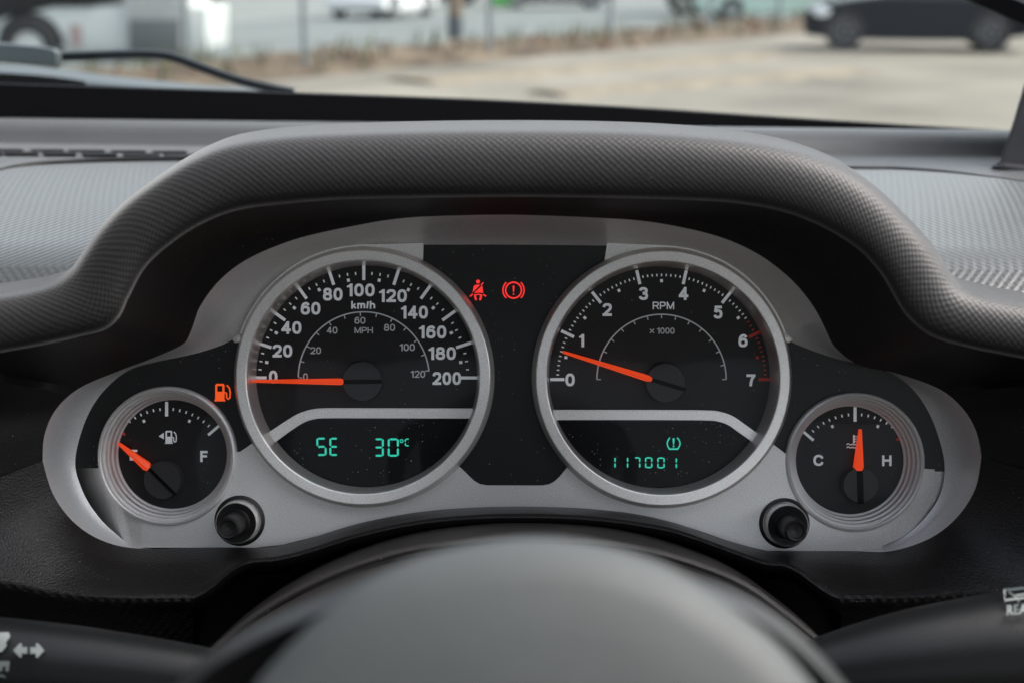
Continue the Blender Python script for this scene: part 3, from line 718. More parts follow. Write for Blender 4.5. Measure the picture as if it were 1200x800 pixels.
# ------------------------------------------------------------------ instrument cluster
cl = thing('instrument_cluster', 'silver and black instrument panel holding four round gauges under the hood', 'instrument panel', (0, 0, 0), M)
SP = (427, 441.5); TA = (775.5, 442.5); FU = (196, 534); TE = (1002, 541)
inner = [(230, 641), (165, 641), (130, 620), (106, 592), (93, 565), (88, 541), (94, 510), (106, 480), (124, 455), (150, 434), (182, 424), (225, 415), (258, 405), (277, 395)]
inner += arcpx(*SP, 152.5, 160, 93, 8) + [(440, 287), (500, 287), (600, 287), (712, 288), (760, 289)] + arcpx(*TA, 152.5, 85, 18, 8)
inner += [(940, 406), (980, 420), (1018, 428), (1046, 438), (1070, 456), (1088, 482), (1100, 512), (1107, 545), (1102, 578), (1085, 605), (1058, 629), (1022, 644)]
OUT = [(a[0], a[1], a[2]) for a in LOOP[0:i_bot + 1]]
def resample(pts, n):
    d = [0]
    for a, b in zip(pts[:-1], pts[1:]): d.append(d[-1] + math.dist(a[:2], b[:2]))
    out = []; k = 0
    for i in range(n):
        t = d[-1] * i / (n - 1)
        while k < len(d) - 2 and d[k + 1] < t: k += 1
        f = (t - d[k]) / max(1e-9, d[k + 1] - d[k]); out.append(tuple(x + (y - x) * f for x, y in zip(pts[k], pts[k + 1])))
    return out
oc = cr(OUT, 8); ic = cr(inner, 6)
# for each outer point find a matching inner point, walking forward only
N = 260
od = resample(oc, N); idn = resample(ic, 1200)
match = []; k = 0
# monotone nearest matching (dynamic programming kept simple: nearest with forward window)
for p in od:
    best, bd = k, 1e9
    for j in range(k, min(len(idn), k + 26)):
        dd = math.dist(p[:2], idn[j])
        if dd < bd: bd = dd; best = j
    k = best; match.append(float(k))
for _ in range(60):
    match = [match[0]] + [(match[i - 1] + 2 * match[i] + match[i + 1]) / 4 for i in range(1, N - 1)] + [match[-1]]
mi = [idn[int(round(x))] for x in match]
mb = MB(); rws = []
for f, g in ((0, 0), (.25, .10), (.5, .30), (.75, .62), (.93, .93), (1.0, 1.0)):
    rws.append([P(a[0] + (b[0] - a[0]) * f, a[1] + (b[1] - a[1]) * f, -.002 + (b[2] + .002) * g) for a, b in zip(mi, od)])
rws.append([P(b[0] + (b[0] - a[0]) * .03, b[1] + (b[1] - a[1]) * .03, b[2] - .001) for a, b in zip(mi, od)])
mb.loft(rws); mb.build('surround', silver2, cl, ang=60)

def th(c, x, y): return math.degrees(math.atan2(c[1] - y, x - c[0]))
RB, RS = 146, 75
low = [(86, 543)] + [(120.5, 543)] + arcpx(*FU, RS, th(FU, 120.5, 543), th(FU, 271, 531), 24)
low[-1:] = [(271, 530)]
def arc_ccw(c, r, p0, p1, n):            # through the bottom, left to right
    a0, a1 = th(c, *p0) % 360, th(c, *p1) % 360
    if a1 < a0: a1 += 360
    return arcpx(*c, r, a0, a1, n)
lw_ic = [q for q in ic if q[0] < 166 and q[1] > 542]                     # bottom (165,641) up to the panel edge
rw_ic = [q for q in ic if q[0] > 1021 and q[1] > 547]
low = [(165, 641)] + arc_ccw(FU, RS, (165, 603), (272, 530), 24) + [(281, 529), (297, 518)] + arc_ccw(SP, RB, (300, 517), (537, 546), 40)
low += [(541, 549), (550, 558), (556, 563.5), (562, 567), (570, 568.5), (604, 568.5), (636, 568.5), (644, 567), (650, 563.5), (656, 558), (664, 548)]
low += arc_ccw(TA, RB, (667, 547), (903, 518), 40) + [(906, 520), (927, 536)] + arc_ccw(TE, RS, (927, 537), (1034, 609), 24) + [(1034, 643)]
low += [(1000, 645), (930, 645), (900, 645), (875, 639.5), (850, 632), (820, 621.5), (790, 612), (740, 601), (680, 595), (610, 593), (540, 595), (480, 601), (420, 613), (370, 628), (330, 638), (300, 641), (230, 641)]
for c_, edge, p0, p1 in ((FU, lw_ic[::-1], (120.5, 543), (166, 604)), (TE, rw_ic[::-1], (1033, 609), (1076.5, 548))):
    n_ = len(edge); a0, a1 = th(c_, *p0) % 360, th(c_, *p1) % 360
    if c_ is FU: ar_ = arcpx(*c_, RS, a0, a1 if a1 > a0 else a1 + 360, n_ - 1)
    else: ar_ = arcpx(*c_, RS, a0, a1 if a1 > a0 else a1 + 360, n_ - 1); 
    ed_ = resample(edge, n_)
    # the wing meets the flat plate along its bottom end and falls back towards the panel end
    rws = []
    for f in ((0, .08, .3, .6, 1.0, 1.04) if c_ is FU else (0, .08, .3, .6, .9, .985)):
        r_ = []
        for k in range(n_):
            u = k / (n_ - 1)
            g = 1 - u if c_ is FU else u
            q_ = min(1, g * 1.5); dep = (.011 if c_ is FU else .003) * q_ * q_ * (3 - 2 * q_)
            a, b = ar_[k], ed_[k]
            r_.append(P(a[0] + (b[0] - a[0]) * f, a[1] + (b[1] - a[1]) * f, -.0003 - dep * (f ** 1.2)))
        rws.append(r_)
    mb = MB(); mb.loft(rws); mb.build('wing_plate', silver, cl, ang=60)
mb = MB(); mb.prism(px2(low, 0), -.0045, 0); mb.build('face_plate', silver, cl, bevel=.0009, seg=2, ang=18)
upL = arcpx(*SP, RB, 163, 62, 30) + [(496, 288.5), (496, 285)] + arcpx(*SP, 155, 92, 163, 24)
upR = arcpx(*TA, RB, 118, 17, 30) + arcpx(*TA, 155, 17, 88, 24) + [(711, 285), (711, 288.5)]
for q in (upL, upR):
    mb = MB(); mb.prism(px2(q, 0), -.0045, -.0004); mb.build('upper_plate', silver, cl, bevel=.0005, ang=18)
for q in ([(272, 397), (281, 390), (285, 400), (276, 402)], [(917, 388), (929, 397.5), (924, 402), (914, 398)]):
    mb = MB(); mb.prism(px2(q, 0), -.004, .0015); mb.build('corner_tab', silver, cl, bevel=.0003)
# black panels, set back behind the silver plate
ctr = [(493, 284), (714, 284)] + arcpx(*TA, RB, 114, 232, 30) + [(670, 545), (660, 556), (652, 566), (640, 571), (566, 571), (556, 568), (544, 556), (538, 547)] + arcpx(*SP, RB, -52, 66, 30)
mb = MB(); mb.prism(px2(ctr, -.002), -.006, -.002); mb.build('centre_panel', blackpanel, cl)
lp = [x for x in ic if 84 <= x[0] <= 280 and 390 < x[1] < 546]
lp = [(86, 548)] + lp[lp.index(min(lp, key=lambda q: abs(q[1] - 541) + (0 if q[0] < 100 else 99))):]
lp += arcpx(*SP, RB, 161, 212, 16) + [(296, 522), (274, 536)] + arcpx(*FU, RS, 0, 188, 40) + [(118, 548)]
mb = MB(); mb.prism(px2(lp, -.002), -.006, -.002); mb.build('side_panel', blackpanel, cl)
rp = [x for x in ic if 925 <= x[0] <= 1112 and 396 < x[1] < 546]
rp = rp + [(1110, 552), (1074, 552)] + arcpx(*TE, RS, -6, 182, 40) + [(926, 540), (905, 524)] + arcpx(*TA, RB, -32, 16, 16)
mb = MB(); mb.prism(px2(rp, -.002), -.006, -.002); mb.build('side_panel', blackpanel, cl)

# warning lamps
ZP = -.0019
def lamp(name, polys, m, label, rings=()):
    mb = MB()
    for q in polys: mb.prism(px2(q, ZP), ZP, ZP + PRINT)
    for r in rings: ringstrip(mb, *r, ZP)
    o = mb.build(name, m, cl); o['label'] = label; return o
def cv(pts, s, ox, oy): return [(ox + x / s, oy + y / s) for x, y in pts]
def circ(cx, cy, r, n=14): return arcpx(cx, cy, r, 0, 360, n)[:-1]
sb = [circ(560.2, 330.2, 2.3), cv([(182, 303), (215, 286), (268, 286), (262, 300), (166, 398)], 12, 540, 310), cv([(300, 296), (306, 320), (315, 402), (240, 398), (186, 404)], 12, 540, 310),
      cv([(275, 288), (316, 248), (322, 262), (292, 296)], 12, 540, 310), cv([(118, 450), (162, 408), (174, 424), (140, 456)], 12, 540, 310), cv([(316, 414), (362, 440), (348, 458), (312, 430)], 12, 540, 310),
      cv([(184, 424), (240, 414), (304, 424), (300, 444), (240, 430), (188, 444)], 12, 540, 310), cv([(184, 440), (212, 436), (228, 504), (200, 504)], 12, 540, 310), cv([(272, 436), (302, 440), (286, 504), (256, 504)], 12, 540, 310)]
lamp('warning_lamp', sb, lampred, 'lit red seat belt warning lamp')
bc = (601.8, 340.3)
lamp('warning_lamp', [[(600.7, 335), (602.9, 335), (602.5, 342.3), (601.1, 342.3)], circ(601.8, 344.8, 1.0)], lampred, 'lit red brake warning lamp with exclamation mark',
     rings=[(*bc, 8.4, 10.2, 0, 360), (*bc, 11.6, 13.2, -47, 47), (*bc, 11.6, 13.2, 133, 227)])
def pump(x0, y0, sx, sy):               # fuel pump symbol in a box of sx by sy
    X = lambda u: x0 + u * sx
    Y = lambda v: y0 + v * sy
    return [[(X(0), Y(1)), (X(0), Y(.92)), (X(.64), Y(.92)), (X(.64), Y(1))], [(X(.05), Y(.93)), (X(.05), Y(.45)), (X(.59), Y(.45)), (X(.59), Y(.93))], [(X(.05), Y(.46)), (X(.05), Y(.05)), (X(.17), Y(.05)), (X(.17), Y(.46))],
            [(X(.47), Y(.46)), (X(.47), Y(.05)), (X(.59), Y(.05)), (X(.59), Y(.46))], [(X(.1), Y(.12)), (X(.1), Y(0)), (X(.55), Y(0)), (X(.55), Y(.12))],
            strip([(X(.58), Y(.5)), (X(.70), Y(.52)), (X(.72), Y(.8)), (X(.80), Y(.88)), (X(.90), Y(.82)), (X(.93), Y(.5)), (X(.88), Y(.25)), (X(.72), Y(.08))], sx * .085)]
lamp('warning_lamp', pump(251.3, 449.2, 20, 20.5), lamporange, 'lit orange low fuel lamp shaped as a pump')

# reset knobs
for (hx, hy), lb in (((281, 609.5), 'black reset knob below the fuel gauge'), ((919, 612.5), 'black reset knob below the temperature gauge')):
    c = P(hx, hy, 0)
    mb = MB(); mb.lathe([(.0112, -.004), (.0112, .0004), (.0100, .0010), (.0096, .0006), (.0094, -.003), (.001, -.003)], 48, (c.x, c.y)); kb = mb.build('reset_knob', knobm, cl); kb['label'] = lb
    mb = MB(); mb.lathe([(.0093, -.003), (.0092, .0075), (.0089, .0083), (.0087, .0085)], 48, (c.x, c.y)); mb.build('collar', chrome, kb)
    mb = MB(); mb.lathe([(.0087, .0084), (.0080, .0082), (.0060, .0075), (.0052, .0085), (.0048, .024), (.0046, .0262), (.0040, .0270), (.0034, .0268), (.0030, .0258), (.0001, .0252)], 48, (c.x, c.y)); mb.build('button', knobm, kb)

# ------------------------------------------------------------------ gauges
ZD = -.010
def ring_big(c, par):
    p = P(*c, 0); s = S
    mb = MB(); mb.lathe([(152.6 * s, -.003), (152.4 * s, .0006), (151.2 * s, .0018), (148.6 * s, .0052), (147.6 * s, .0058), (146.6 * s, .0060), (136.4 * s, .0060), (135.4 * s, .0058), (134.8 * s, .0052), (134.4 * s, .0045), (131.2 * s, ZD - .001)], 160, (p.x, p.y))
    return mb.build('ring', chrome, par, ang=25)
def dial_disc(c, r, par, name='dial', m=dialblack):
    p = P(*c, 0)
    mb = MB(); mb.lathe([(r * S, ZD), (r * S * .5, ZD), (.00001, ZD)], 96, (p.x, p.y)); return mb.build(name, m, par)
def tick(c, ang_, r0, r1, wd, m, par, name='tick', z=ZD):
    a = R(ang_); ca, sa = math.cos(a), -math.sin(a); nx, ny = -sa, ca
    q = [(c[0] + ca * r + nx * h, c[1] + sa * r + ny * h) for r, h in ((r0, -wd / 2), (r1, -wd / 2), (r1, wd / 2), (r0, wd / 2))]
    return flat([q], z, m, par, name)
def dots(c, lst, m, par, name):         # lst of (angle, r0, r1, width)
    mb = MB()
    for a_, r0, r1, wd in lst:
        a = R(a_); ca, sa = math.cos(a), -math.sin(a); nx, ny = -sa, ca
        mb.prism(px2([(c[0] + ca * r + nx * h, c[1] + sa * r + ny * h) for r, h in ((r0, -wd / 2), (r1, -wd / 2), (r1, wd / 2), (r0, wd / 2))], ZD), ZD, ZD + PRINT)
    return mb.build(name, m, par)
def needle(par, tip, root, w0, w1, zt=-.0046):
    t, r = P(*tip, zt), P(*root, zt); d = (r - t).normalized(); n = Vector((-d.y, d.x, 0)); s = S
    mb = MB(); rws = []
    for q, ww, h in ((t, w0, .0006), (t + (r - t) * .03, w0 * 1.15, .0009), (r - d * .0015, w1, .0022), (r, w1 * .6, .0015)):
        rws.append([q + n * ww * s / 2 + Vector((0, 0, -h)), q + n * ww * s * .42 + Vector((0, 0, 0)), q + Vector((0, 0, h * .45)), q - n * ww * s * .42, q - n * ww * s / 2 + Vector((0, 0, -h))])
    mb.loft(rws, close=True, cap0=True, cap1=True)
    return mb.build('needle', needlem, par, ang=25)
def hubcap(nd, c, r, root, tail, wd, z=-.0052):
    p = P(*c, z)
    mb = MB(); mb.lathe([(r * S * 1.04, ZD + .0004), (r * S, z - .0005), (r * S * .97, z), (.00001, z)], 48, (p.x, p.y)); mb.build('hub_cap', hubm, nd)
    a, b = P(*root, z + .0006), P(*tail, z + .0006); d = (b - a).normalized(); n = Vector((-d.y, d.x, 0)) * wd * S / 2
    mb = MB(); mb.loft([[q + n - Vector((0, 0, .001)), q + n * .8, q - n * .8, q - n - Vector((0, 0, .001))] for q in (a - d * .002, b)], close=True, cap0=True, cap1=True); mb.build('tail', needleblack, nd)
def lens(c, r, par, z=.0035):
    p = P(*c, 0)
    mb = MB(); mb.lathe([(r * S, z), (r * S * .5, z + .0006), (.00001, z + .0008)], 64, (p.x, p.y)); return mb.build('lens', lensm, par)
def divider(par, pts, wds):
    p = cr(pts, 8); ws_ = [a[0] for a in cr([(x,) for x in wds], 8)]
    mb = MB(); mb.prism(px2(strip(p, ws_), ZD), ZD - .0005, ZD + .0042); return mb.build('divider', chrome, par, bevel=.0005, ang=50)
def disp(c, r, pts, par):
    p = P(*c, 0); n = 60; top_ = px2(cr(pts, 8), ZD)
    a0 = math.atan2(top_[-1][1] - p.y, top_[-1][0] - p.x); a1 = math.atan2(top_[0][1] - p.y, top_[0][0] - p.x)
    if a1 > 0: a1 -= 2 * math.pi
    poly = list(top_) + [(p.x + r * S * math.cos(a0 + (a1 - a0) * k / n), p.y + r * S * math.sin(a0 + (a1 - a0) * k / n)) for k in range(n + 1)]
    mb = MB(); mb.prism(poly, ZD, ZD + .0004); return mb.build('display', lcdblack, par)

# speedometer
sp_ = thing('speedometer', 'large round speedometer left of centre with its orange needle at zero', 'gauge', P(*SP, ZD), M, 'round dashboard gauges')
ring_big(SP, sp_); dl = dial_disc(SP, 133, sp_)
C = (426.3, 442.3)
SPD = [('0', 320.2, 441.3, 10, 15), ('20', 331, 411, 23, 14.8), ('40', 341.5, 384, 23.5, 14.8), ('60', 364, 361.5, 23, 14.8), ('80', 390, 345, 23, 15), ('100', 422.8, 340, 32.5, 15), ('120', 460.5, 346.7, 32.5, 15), ('140', 485.7, 366, 31.5, 15), ('160', 507, 389, 32, 15), ('180', 518.2, 413.8, 32, 15), ('200', 523.6, 443, 33.5, 15)]
for i, t in enumerate(SPD):
    tick(C, 180 - 18 * i, 113.8, 132.5, 3.6, white, dl)
    text(t[0], *t[1:], ZD, white, dl, bold=.034)
lst = []
for i in range(10):
    for k in (1, 2, 3): lst.append((180 - 18 * i - 4.5 * k, 120.2, 123.6, 1.6))
    lst.append((180 - 18 * i - 9, 113.2, 117.0, 3.4))
dots(C, lst, white, dl, 'minor_ticks')
text('km/h', 425.6, 357.5, 28, 9.2, ZD, white, dl, 'unit_text'); text('MPH', 426.2, 387, 21.5, 7.2, ZD, white_dim, dl, 'unit_text', .006)
for t in (('0', 358, 441, 5.6, 8), ('20', 370, 410.5, 12.5, 8), ('40', 389.2, 387, 12.5, 8), ('60', 421.8, 375.5, 12.8, 8), ('80', 456.5, 383.8, 13, 8.2), ('100', 477.2, 406.8, 17.8, 8.2), ('120', 489.8, 438, 17, 8.2)):
    text(t[0], *t[1:], ZD, white_dim, dl, bold=.018)
mb = MB(); ringstrip(mb, *C, 76, 77.5, 179.5, 5.6, ZD, 60)
for i in range(13):
    a = 180 - i * 10 * 1.609 * .9; aa = R(a); ca, sa = math.cos(aa), -math.sin(aa)
    mb.prism(px2([(C[0] + ca * r - sa * h, C[1] + sa * r + ca * h) for r, h in ((72, -.6), (76.2, -.6), (76.2, .6), (72, .6))], ZD), ZD, ZD + PRINT)
mb.build('inner_scale', white_dim, dl)
nd = needle(sp_, (297, 446.3), (402.5, 447), 3.0, 8); hubcap(nd, (424.5, 446.5), 23.5, (402, 447), (447.5, 446.6), 5.5)
dv_ = [(309, 519), (322, 510), (340, 497.5), (354, 489), (368, 484.5), (384, 483.2), (430, 483.2), (500, 483.4), (558, 483.6)]
divider(sp_, dv_, [14, 13.5, 12.5, 12, 11.5, 11.5, 11.5, 11.5, 11.5])
ds = disp(SP, 133, [(x, y + 1) for x, y in dv_], sp_)
mb = MB(); ZL = ZD + .00055
seg7(mb, 'S', 370.7, 512.2, 382.8, 533.6, 2.3, ZL); seg7(mb, 'E', 386, 512.2, 397, 533.6, 2.3, ZL)
seg7(mb, '3', 438, 513, 449.8, 534.5, 2.3, ZL); seg7(mb, '0', 454.4, 513, 467.4, 534.5, 2.3, ZL)
seg7(mb, 'C', 474.4, 513.2, 480.4, 522.4, 1.4, ZL); ringstrip(mb, 470.6, 516.2, 1.2, 2.3, 0, 360, ZL, 14)
mb.build('digits', lcdgreen, ds); lens(SP, 134, sp_)

# tachometer
ta = thing('tachometer', 'large round rev counter right of centre with its needle just below one', 'gauge', P(*TA, ZD), M, 'round dashboard gauges')
ring_big(TA, ta); dl = dial_disc(TA, 133, ta)
C = (775.2, 444.2)
TAC = [('0', 668, 444.6, 11, 15), ('1', 681.7, 399, 7.5, 15), ('2', 711.5, 363, 10.8, 15), ('3', 754, 344.2, 10.8, 15.2), ('4', 801, 344.2, 11.2, 15.2), ('5', 841.3, 366, 10.6, 15.2), ('6', 870.7, 399, 10.8, 15), ('7', 880, 445.5, 10.5, 15)]
st = 180 / 7
for i, t in enumerate(TAC):
    tick(C, 180 - st * i, 113.8, 130.5, 3.6, redprint if i > 5 else white, dl)
    text(t[0], *t[1:], ZD, white, dl, bold=.034)
lw, lr = [], []
for i in range(7):
    for k in range(1, 10):
        v = i + k / 10
        (lr if v > 5.65 else lw).append((180 - st * v, 120.2, 123.2, 1.5))
    (lr if i > 5 else lw).append((180 - st * (i + .5), 113.2, 116.8, 3.2))
dots(C, lw, white, dl, 'minor_ticks'); dots(C, lr, redprint, dl, 'red_ticks')
text('RPM', 777.4, 358.2, 25.2, 8.8, ZD, white, dl, 'unit_text', .012); text('1000', 780.2, 387.6, 20.5, 7.2, ZD, white_dim, dl, 'unit_text', .02)
flat([strip([(761.6, 385.4), (766.4, 390.2)], 1.1), strip([(766.4, 385.4), (761.6, 390.2)], 1.1)], ZD, white_dim, dl, 'times_sign')
mb = MB(); ringstrip(mb, *C, 75, 76.5, 180, 0, ZD, 60)
for i in range(15):
    a = 180 - i * st / 2; aa = R(a); ca, sa = math.cos(aa), -math.sin(aa)
    mb.prism(px2([(C[0] + ca * r - sa * h, C[1] + sa * r + ca * h) for r, h in ((71, -.6), (75.2, -.6), (75.2, .6), (71, .6))], ZD), ZD, ZD + PRINT)
mb.build('inner_scale', white_dim, dl)
nd = needle(ta, (659.5, 412.2), (764, 444.5), 3.0, 8); hubcap(nd, (780.2, 448.2), 23.5, (763, 444.2), (803.5, 456.5), 5.5)
dv_ = [(644, 485.2), (700, 485.2), (780, 485.3), (828, 485.8), (843, 487.6), (855, 492), (868, 501), (880, 509.5), (892, 518)]
divider(ta, dv_, [11.5] * 6 + [11.5, 11.5, 11.5])
ds = disp(TA, 133, [(x, y + 1) for x, y in dv_], ta)
mb = MB()
for ch, x0, x1, y in (('1', 712, 721.6, 0), ('1', 726.5, 736.3, 0), ('7', 742.6, 750.5, 0), ('0', 755.8, 764.6, 0), ('0', 770.2, 779, .3), ('1', 784, 793.4, .6)):
    seg7(mb, ch, x0, 535 + y, x1, 548 + y, 1.7, ZL)
mb.build('digits', lcdgreen, ds)
mb = MB()
for q in (strip(cr([(785, 512.2), (782.6, 516), (781.9, 519.5), (783, 523), (785.2, 526)], 4), 1.5), strip(cr([(793.6, 512.2), (796.2, 516), (796.9, 519.5), (795.8, 523), (793.4, 526)], 4), 1.5), strip([(783.8, 525.6), (794.8, 525.6)], 1.8), [(788, 513), (790.6, 513), (790, 520), (788.6, 520)], circ(789.3, 522.4, 1.1, 10)):
    mb.prism(px2(q, ZL), ZL, ZL + PRINT)
o = mb.build('tyre_pressure_symbol', lcdgreen, ds); lens(TA, 134, ta)

# small gauges
def ring_small(c, par, rd):
    p = P(*c, 0); s = S; r0 = 81.5
    prof = [(r0 * s, -.004), (r0 * s, .0002), ((r0 - 1.2) * s, .0014), ((r0 - 3.5) * s, .0018), ((r0 - 5) * s, .0014)]
    r = r0 - 5; z = .0014; nst = 4; w_ = (r0 - 5 - rd) / nst; dz = (.0014 - ZD) / nst
    for k in range(nst):
        prof += [((r - w_ * .18) * s, z - dz * .80), ((r - w_ * .84) * s, z - dz * .92), ((r - w_ * .95) * s, z - dz * .97)]
        r -= w_; z -= dz
    prof.append((r * s, ZD - .001))
    mb = MB(); mb.lathe(prof, 128, (p.x, p.y)); return mb.build('ring', ringgrey, par, ang=20)
def small(name, label, c, rd, C, rad, left_m, right_m):
    t = thing(name, label, 'gauge', P(*c, ZD), M, 'round dashboard gauges')
    ring_small(c, t, rd); d = dial_disc(c, rd + 1.5, t)
    tick(C, 90, rad - 17, rad, 3.6, white, d); tick(C, 90 + 49.5, rad - 16.5, rad, 3.2, left_m, d); tick(C, 90 - 49.5, rad - 16.5, rad, 3.2, right_m, d)
    dots(C, [(90 - 49.5 + 6.1875 * k, rad - 10.3, rad - 7, 1.5) for k in list(range(1, 8)) + list(range(9, 16))] + [(90 + 24.75, rad - 18.6, rad - 15.2, 3.0), (90 - 24.75, rad - 18.6, rad - 15.2, 3.0)], white, d, 'minor_ticks')
    lens(c, rd + 6, t, -.003)
    return t, d
fu, fd = small('fuel_gauge', 'small round fuel gauge at far left, its needle below E', FU, 64.5, (195.3, 550.8), 80.5, redprint, white)
text('E', 156.5, 532.7, 9, 12.6, ZD, white, fd, 'letter', .03); text('F', 239, 534.2, 8.6, 13, ZD, white, fd, 'letter', .03)
flat(pump(193.2, 504.2, 14.6, 15.2), ZD, white, fd, 'pump_symbol'); flat([[(186, 510.7), (192, 506.4), (192, 514)]], ZD, white, fd, 'arrow_symbol')
nd = needle(fu, (138.6, 519), (174, 549), 3.2, 11.5); hubcap(nd, (190, 562), 22.5, (174, 548.5), (205, 579), 4.2)
te, td = small('temperature_gauge', 'small round coolant temperature gauge at far right, needle upright at the middle', TE, 64, (1002, 557), 80.5, white, redprint)
text('C', 959, 538.8, 11.8, 13.2, ZD, white, td, 'letter', .03); text('H', 1039.2, 539.2, 11, 12.6, ZD, white, td, 'letter', .03)
wv = lambda y: strip(cr([(992, y + .4), (994, y - .9), (996.5, y + .5), (999, y - .5), (1001, y + .6), (1003.5, y - .4), (1005.5, y + .6)], 3), 1.2)
flat([strip([(1000.6, 509), (1000.6, 519)], 2.0), strip([(1001, 511), (1004.6, 511)], 1.0), strip([(1001, 513.8), (1004.6, 513.8)], 1.0), strip([(1001, 516.6), (1004.6, 516.6)], 1.0), wv(520.2), wv(523.8)], ZD, white, td, 'coolant_symbol')
nd = needle(te, (1008.4, 502.5), (1007, 551), 3.6, 12.5); hubcap(nd, (1008.8, 568), 21, (1008, 552), (1009.3, 590), 8)

# ------------------------------------------------------------------ steering column, stalks, wheel
col = thing('steering_column', 'dark plastic steering column shroud below the gauges', 'steering column', P(615, 700, .05), M)
so_ = cr([(150, 900), (215, 800), (262, 742), (325, 692), (400, 654), (480, 629), (560, 618), (620, 616), (700, 620), (770, 633), (850, 661), (905, 697), (950, 735), (1000, 790), (1070, 900)], 5)
mb = MB(); base = [P(x, y, .03) for x, y in so_]; rws = []
for z, dy, k in ((-.04, 0, .97), (.02, 0, .985), (.03, 0, 1.0), (.06, -.001, 1.0), (.10, -.005, .98), (.16, -.018, .93), (.20, -.03, .88)):
    rws.append([Vector((v.x * k, v.y + dy, z)) for v in base])
mb.loft(rws); mb.build('shroud', shroudm, col, ang=60)
for k_, z_ in ((.965, .075), (.90, .125)):
    mb = MB(); mb.tube([Vector((v.x * k_, v.y * .985 - (.006 if z_ > .1 else .0005), z_)) for v in base], .0016, 8); mb.build('shroud_lip', shroudm, col)
for pts in ([(872, 690), (886, 691), (898, 700)], [(893, 702), (905, 712), (915, 724)]):
    mb = MB(); mb.tube([P(x, y, .062) for x, y in cr(pts, 4)], .0012, 8); mb.build('shroud_slot', slotblack, col)

sw = thing('steering_wheel', 'blurred grey steering wheel hub in the foreground at the bottom', 'steering wheel', P(620, 930, .36), M)
zh = .36
half = [(268, 880), (298, 800), (332, 757), (378, 713), (436, 673), (507, 645), (600, 629), (690, 633), (775, 656), (840, 692), (905, 742), (955, 805), (985, 880)]
full = cr(half + [(998, 980), (975, 1080), (900, 1160), (760, 1200), (500, 1200), (350, 1160), (275, 1080), (252, 980), (268, 880)], 6)[:-1]
cc = P(620, 940, zh)
bs = [P(x, y, zh) - cc for x, y in full]; vtop = max(v.y for v in bs)
mb = MB(); rws = []
for k, z in ((.84, -.03), (.985, -.004), (.99, .001), (.965, .005), (.93, .0080), (.86, .0098), (.7, .0115), (.5, .0128), (.25, .0135), (.02, .0138)):
    rws.append([cc + v * k + Vector((0, 0, z + (vtop - v.y * k) * .32)) for v in bs])
mb.loft(rws, close=True); mb.build('hub_cover', hubgrey, sw, ang=60)
sh = cr([(150, 900), (182, 825), (232, 772), (300, 731), (370, 700), (450, 668), (540, 655), (620, 652), (700, 656), (790, 672), (860, 690), (925, 728), (985, 785), (1030, 850), (1060, 930), (1040, 1090), (930, 1200), (620, 1240), (330, 1200), (200, 1090), (140, 980), (150, 900)], 6)[:-1]
zs = .335; c2 = P(620, 950, zs); b2 = [P(x, y, zs) - c2 for x, y in sh]
mb = MB(); rws = []
for k, z in ((.80, -.05), (.93, -.03), (.99, -.006), (.985, .002), (.955, .006), (.92, .004), (.85, 0)):
    rws.append([c2 + v * k + Vector((0, 0, z)) for v in b2])
mb.loft(rws, close=True); mb.build('hub_shell', shellgrey, sw, ang=60)

def stalk(name, label, pts, z):
    t = thing(name, label, 'control stalk', P(pts[0][0], pts[0][1], z), M)
    p = cr(pts, 6); mb = MB()
    mb.tube([P(x, y, z) for x, y, r in p], [r * S * (D0 - z) / D0 for x, y, r in p], 36); mb.build('lever', stalkm, t, ang=60)
    return t, p
def wrap(mb_pts, path, z):               # raise picture points onto the front of the lever
    out = []
    for x, y in mb_pts:
        q = min(path, key=lambda s_: abs(s_[0] - x)); r = q[2]; dy = max(-r * .98, min(r * .98, y - q[1]))
        k = (D0 - z) / D0; h = math.sqrt(r * r - dy * dy) * S * k
        zz = z + h + .0004; out.append(P(x, y, zz))
    return out
def mark(polys, path, z, m, par, name):
    mb = MB()
    for q in polys:
        v = wrap(q, path, z); tri = tessellate_polygon([[Vector((a, b, 0)) for a, b in q]]); mb.add(v, [tuple(t) for t in tri])
    return mb.build(name, m, par)
stalkprint = mat('stalk_print', (.20, .23, .225), .6)
ls, lpth = stalk('turn_signal_stalk', 'black turn signal stalk at lower left with pale arrow marks', [(330, 812, 30), (245, 800, 40), (150, 790, 47), (60, 782, 52), (-60, 775, 56), (-180, 770, 58)], .11)
ar = lambda sgn, x0: [(x0, 761.4), (x0 + sgn * 8.2, 752.6), (x0 + sgn * 10.6, 754.4), (x0 + sgn * 9.6, 757.6), (x0 + sgn * 16.5, 757.6), (x0 + sgn * 16.5, 765.2), (x0 + sgn * 9.6, 765.2), (x0 + sgn * 10.6, 768.6), (x0 + sgn * 8.2, 770.2)]
mark([ar(1, 15.4), ar(-1, 52)], lpth, .11, stalkprint, ls, 'arrow_mark')
mark([[(-9, 741), (10, 740), (12, 745), (7, 752), (8, 756), (2, 763), (-8, 765)]], lpth, .11, stalkprint, ls, 'lamp_mark')
mark([[(-8, 774), (11.5, 774), (10.8, 779.6), (10.2, 786), (6.4, 786), (6.8, 780.4), (3, 780.4), (2.6, 786), (-8, 786)], strip(cr([(-4, 792), (2, 791.5), (5.5, 795), (5, 802)], 4), 4)], lpth, .11, stalkprint, ls, 'letter_mark')
rs, rpth = stalk('wiper_stalk', 'black wiper stalk at lower right with a rear window wiper mark', [(890, 812, 34), (955, 792, 42), (1040, 780, 58), (1120, 772, 68), (1200, 766, 75), (1330, 758, 80)], .11)
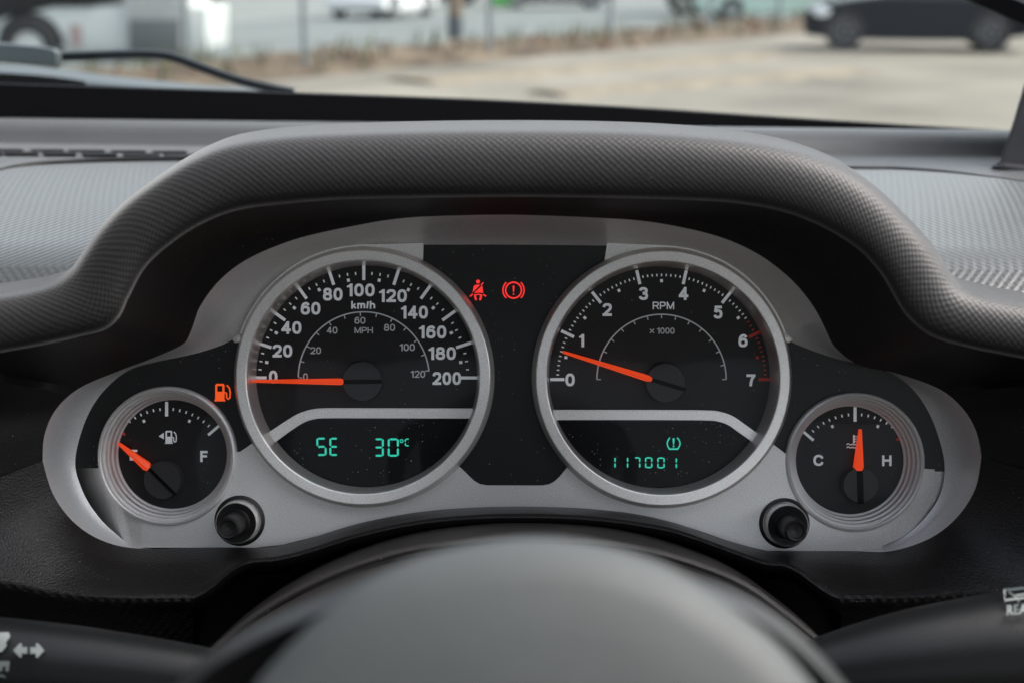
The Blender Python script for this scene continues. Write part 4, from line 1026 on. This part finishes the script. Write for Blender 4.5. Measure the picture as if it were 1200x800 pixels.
mark([strip([(1177, 690.2), (1177.6, 702.5), (1216, 698)], 2.6), strip([(1177, 690.6), (1216, 687)], 2.8), strip([(1182, 692), (1194, 702), (1193, 705.5)], 2.4), strip([(1190, 697), (1216, 693.5)], 2.6)], rpth, .11, stalkprint, rs, 'rear_wiper_mark')
vs, fs = text_mesh('REAR', .02)
mb = MB(); mb.add(wrap([(1196 + x * 32, 713 - y * 11.5 - x * 3) for x, y in vs], rpth, .11), fs); mb.build('letter_mark', stalkprint, rs)

# upright mount at the right of the dash
mt = thing('dash_mount', 'dark upright tapered mount standing on the right of the dash top', 'mount', G(1190, 198, ZT))
fp = G(1190, 199, ZT - .002); dm = (fp - CAM).dot(AX)
mp = [(1165, 195), (1172, 189), (1186, 148), (1199, 104), (1214, 60), (1240, 40), (1290, 40), (1300, 120), (1300, 212), (1200, 201)]
mb = MB(); mb.loft([[PD(x, y, d) for x, y in mp] for d in (dm, dm + .06)], close=True, cap0=True, cap1=True)
mb.build('upright', mat('mount_plastic', (.022, .022, .025), .5, 0, .4, bump=(900, .0003)), mt, bevel=.004, seg=3, ang=50)
mb = MB(); mb.loft([[PD(x, y, d) for x, y in ((1160, 196), (1178, 191), (1300, 205), (1300, 218), (1200, 204))] for d in (dm - .006, dm + .03)], close=True, cap0=True, cap1=True)
mb.build('foot', MATS['mount_plastic'], mt, bevel=.002)

# ------------------------------------------------------------------ unseen cabin behind the camera, its sides and top added to block light
cab = thing('unseen_cabin', 'unseen cabin with seats, its tall doors and roof added to block light', 'car interior', (0, 0, .4))
roofblock = mat('roof_blocker_cloth', (.015, .015, .016), .85)
tanm = mat('tan_leather', (.30, .17, .10), .6, bump=(300, .001))  # unseen passenger seat made tan to lend a warm reflection
seatm = mat('seat_cloth', (.03, .03, .032), .8, bump=(300, .001))
mb = MB(); mb.box((.37, -.1, .42), (1.6, 2.6, .06)); mb.build('floor_pan', slotblack, cab)
for x, zt_ in ((-.50, 2.0), (1.2, 1.66)):
    mb = MB(); mb.box((x, -.2, (.43 + zt_) / 2), (.08, 2.3, zt_ - .43)); mb.build('door_blocker', mat('door_blocker_trim', (.03, .03, .032), .6), cab, bevel=.02)  # sides out of view, raised to block light from left and right
for x in (0, .74):
    mb = MB(); rws = []
    for z, y, hw_, t_ in ((.75, -.42, .25, .07), (1.0, -.50, .26, .08), (1.25, -.57, .24, .07), (1.36, -.60, .2, .05)):
        rws.append([(x - hw_, y, z), (x - hw_ * .7, y + t_, z), (x + hw_ * .7, y + t_, z), (x + hw_, y, z), (x + hw_ * .8, y - t_, z), (x - hw_ * .8, y - t_, z)])
    mb.loft(rws, close=True, cap0=True, cap1=True); mb.build('seat_back', tanm if x else seatm, cab, bevel=.02, ang=50)
    mb = MB(); mb.box((x, -.15, .70), (.5, .5, .16)); mb.build('seat_base', seatm, cab, bevel=.04)

mb = MB(); mb.box((.36, -.85, 2.05), (1.8, 1.5, .04)); mb.build('roof_blocker', roofblock, cab, bevel=.01)  # roof out of view, added to cut the light reaching the gauges
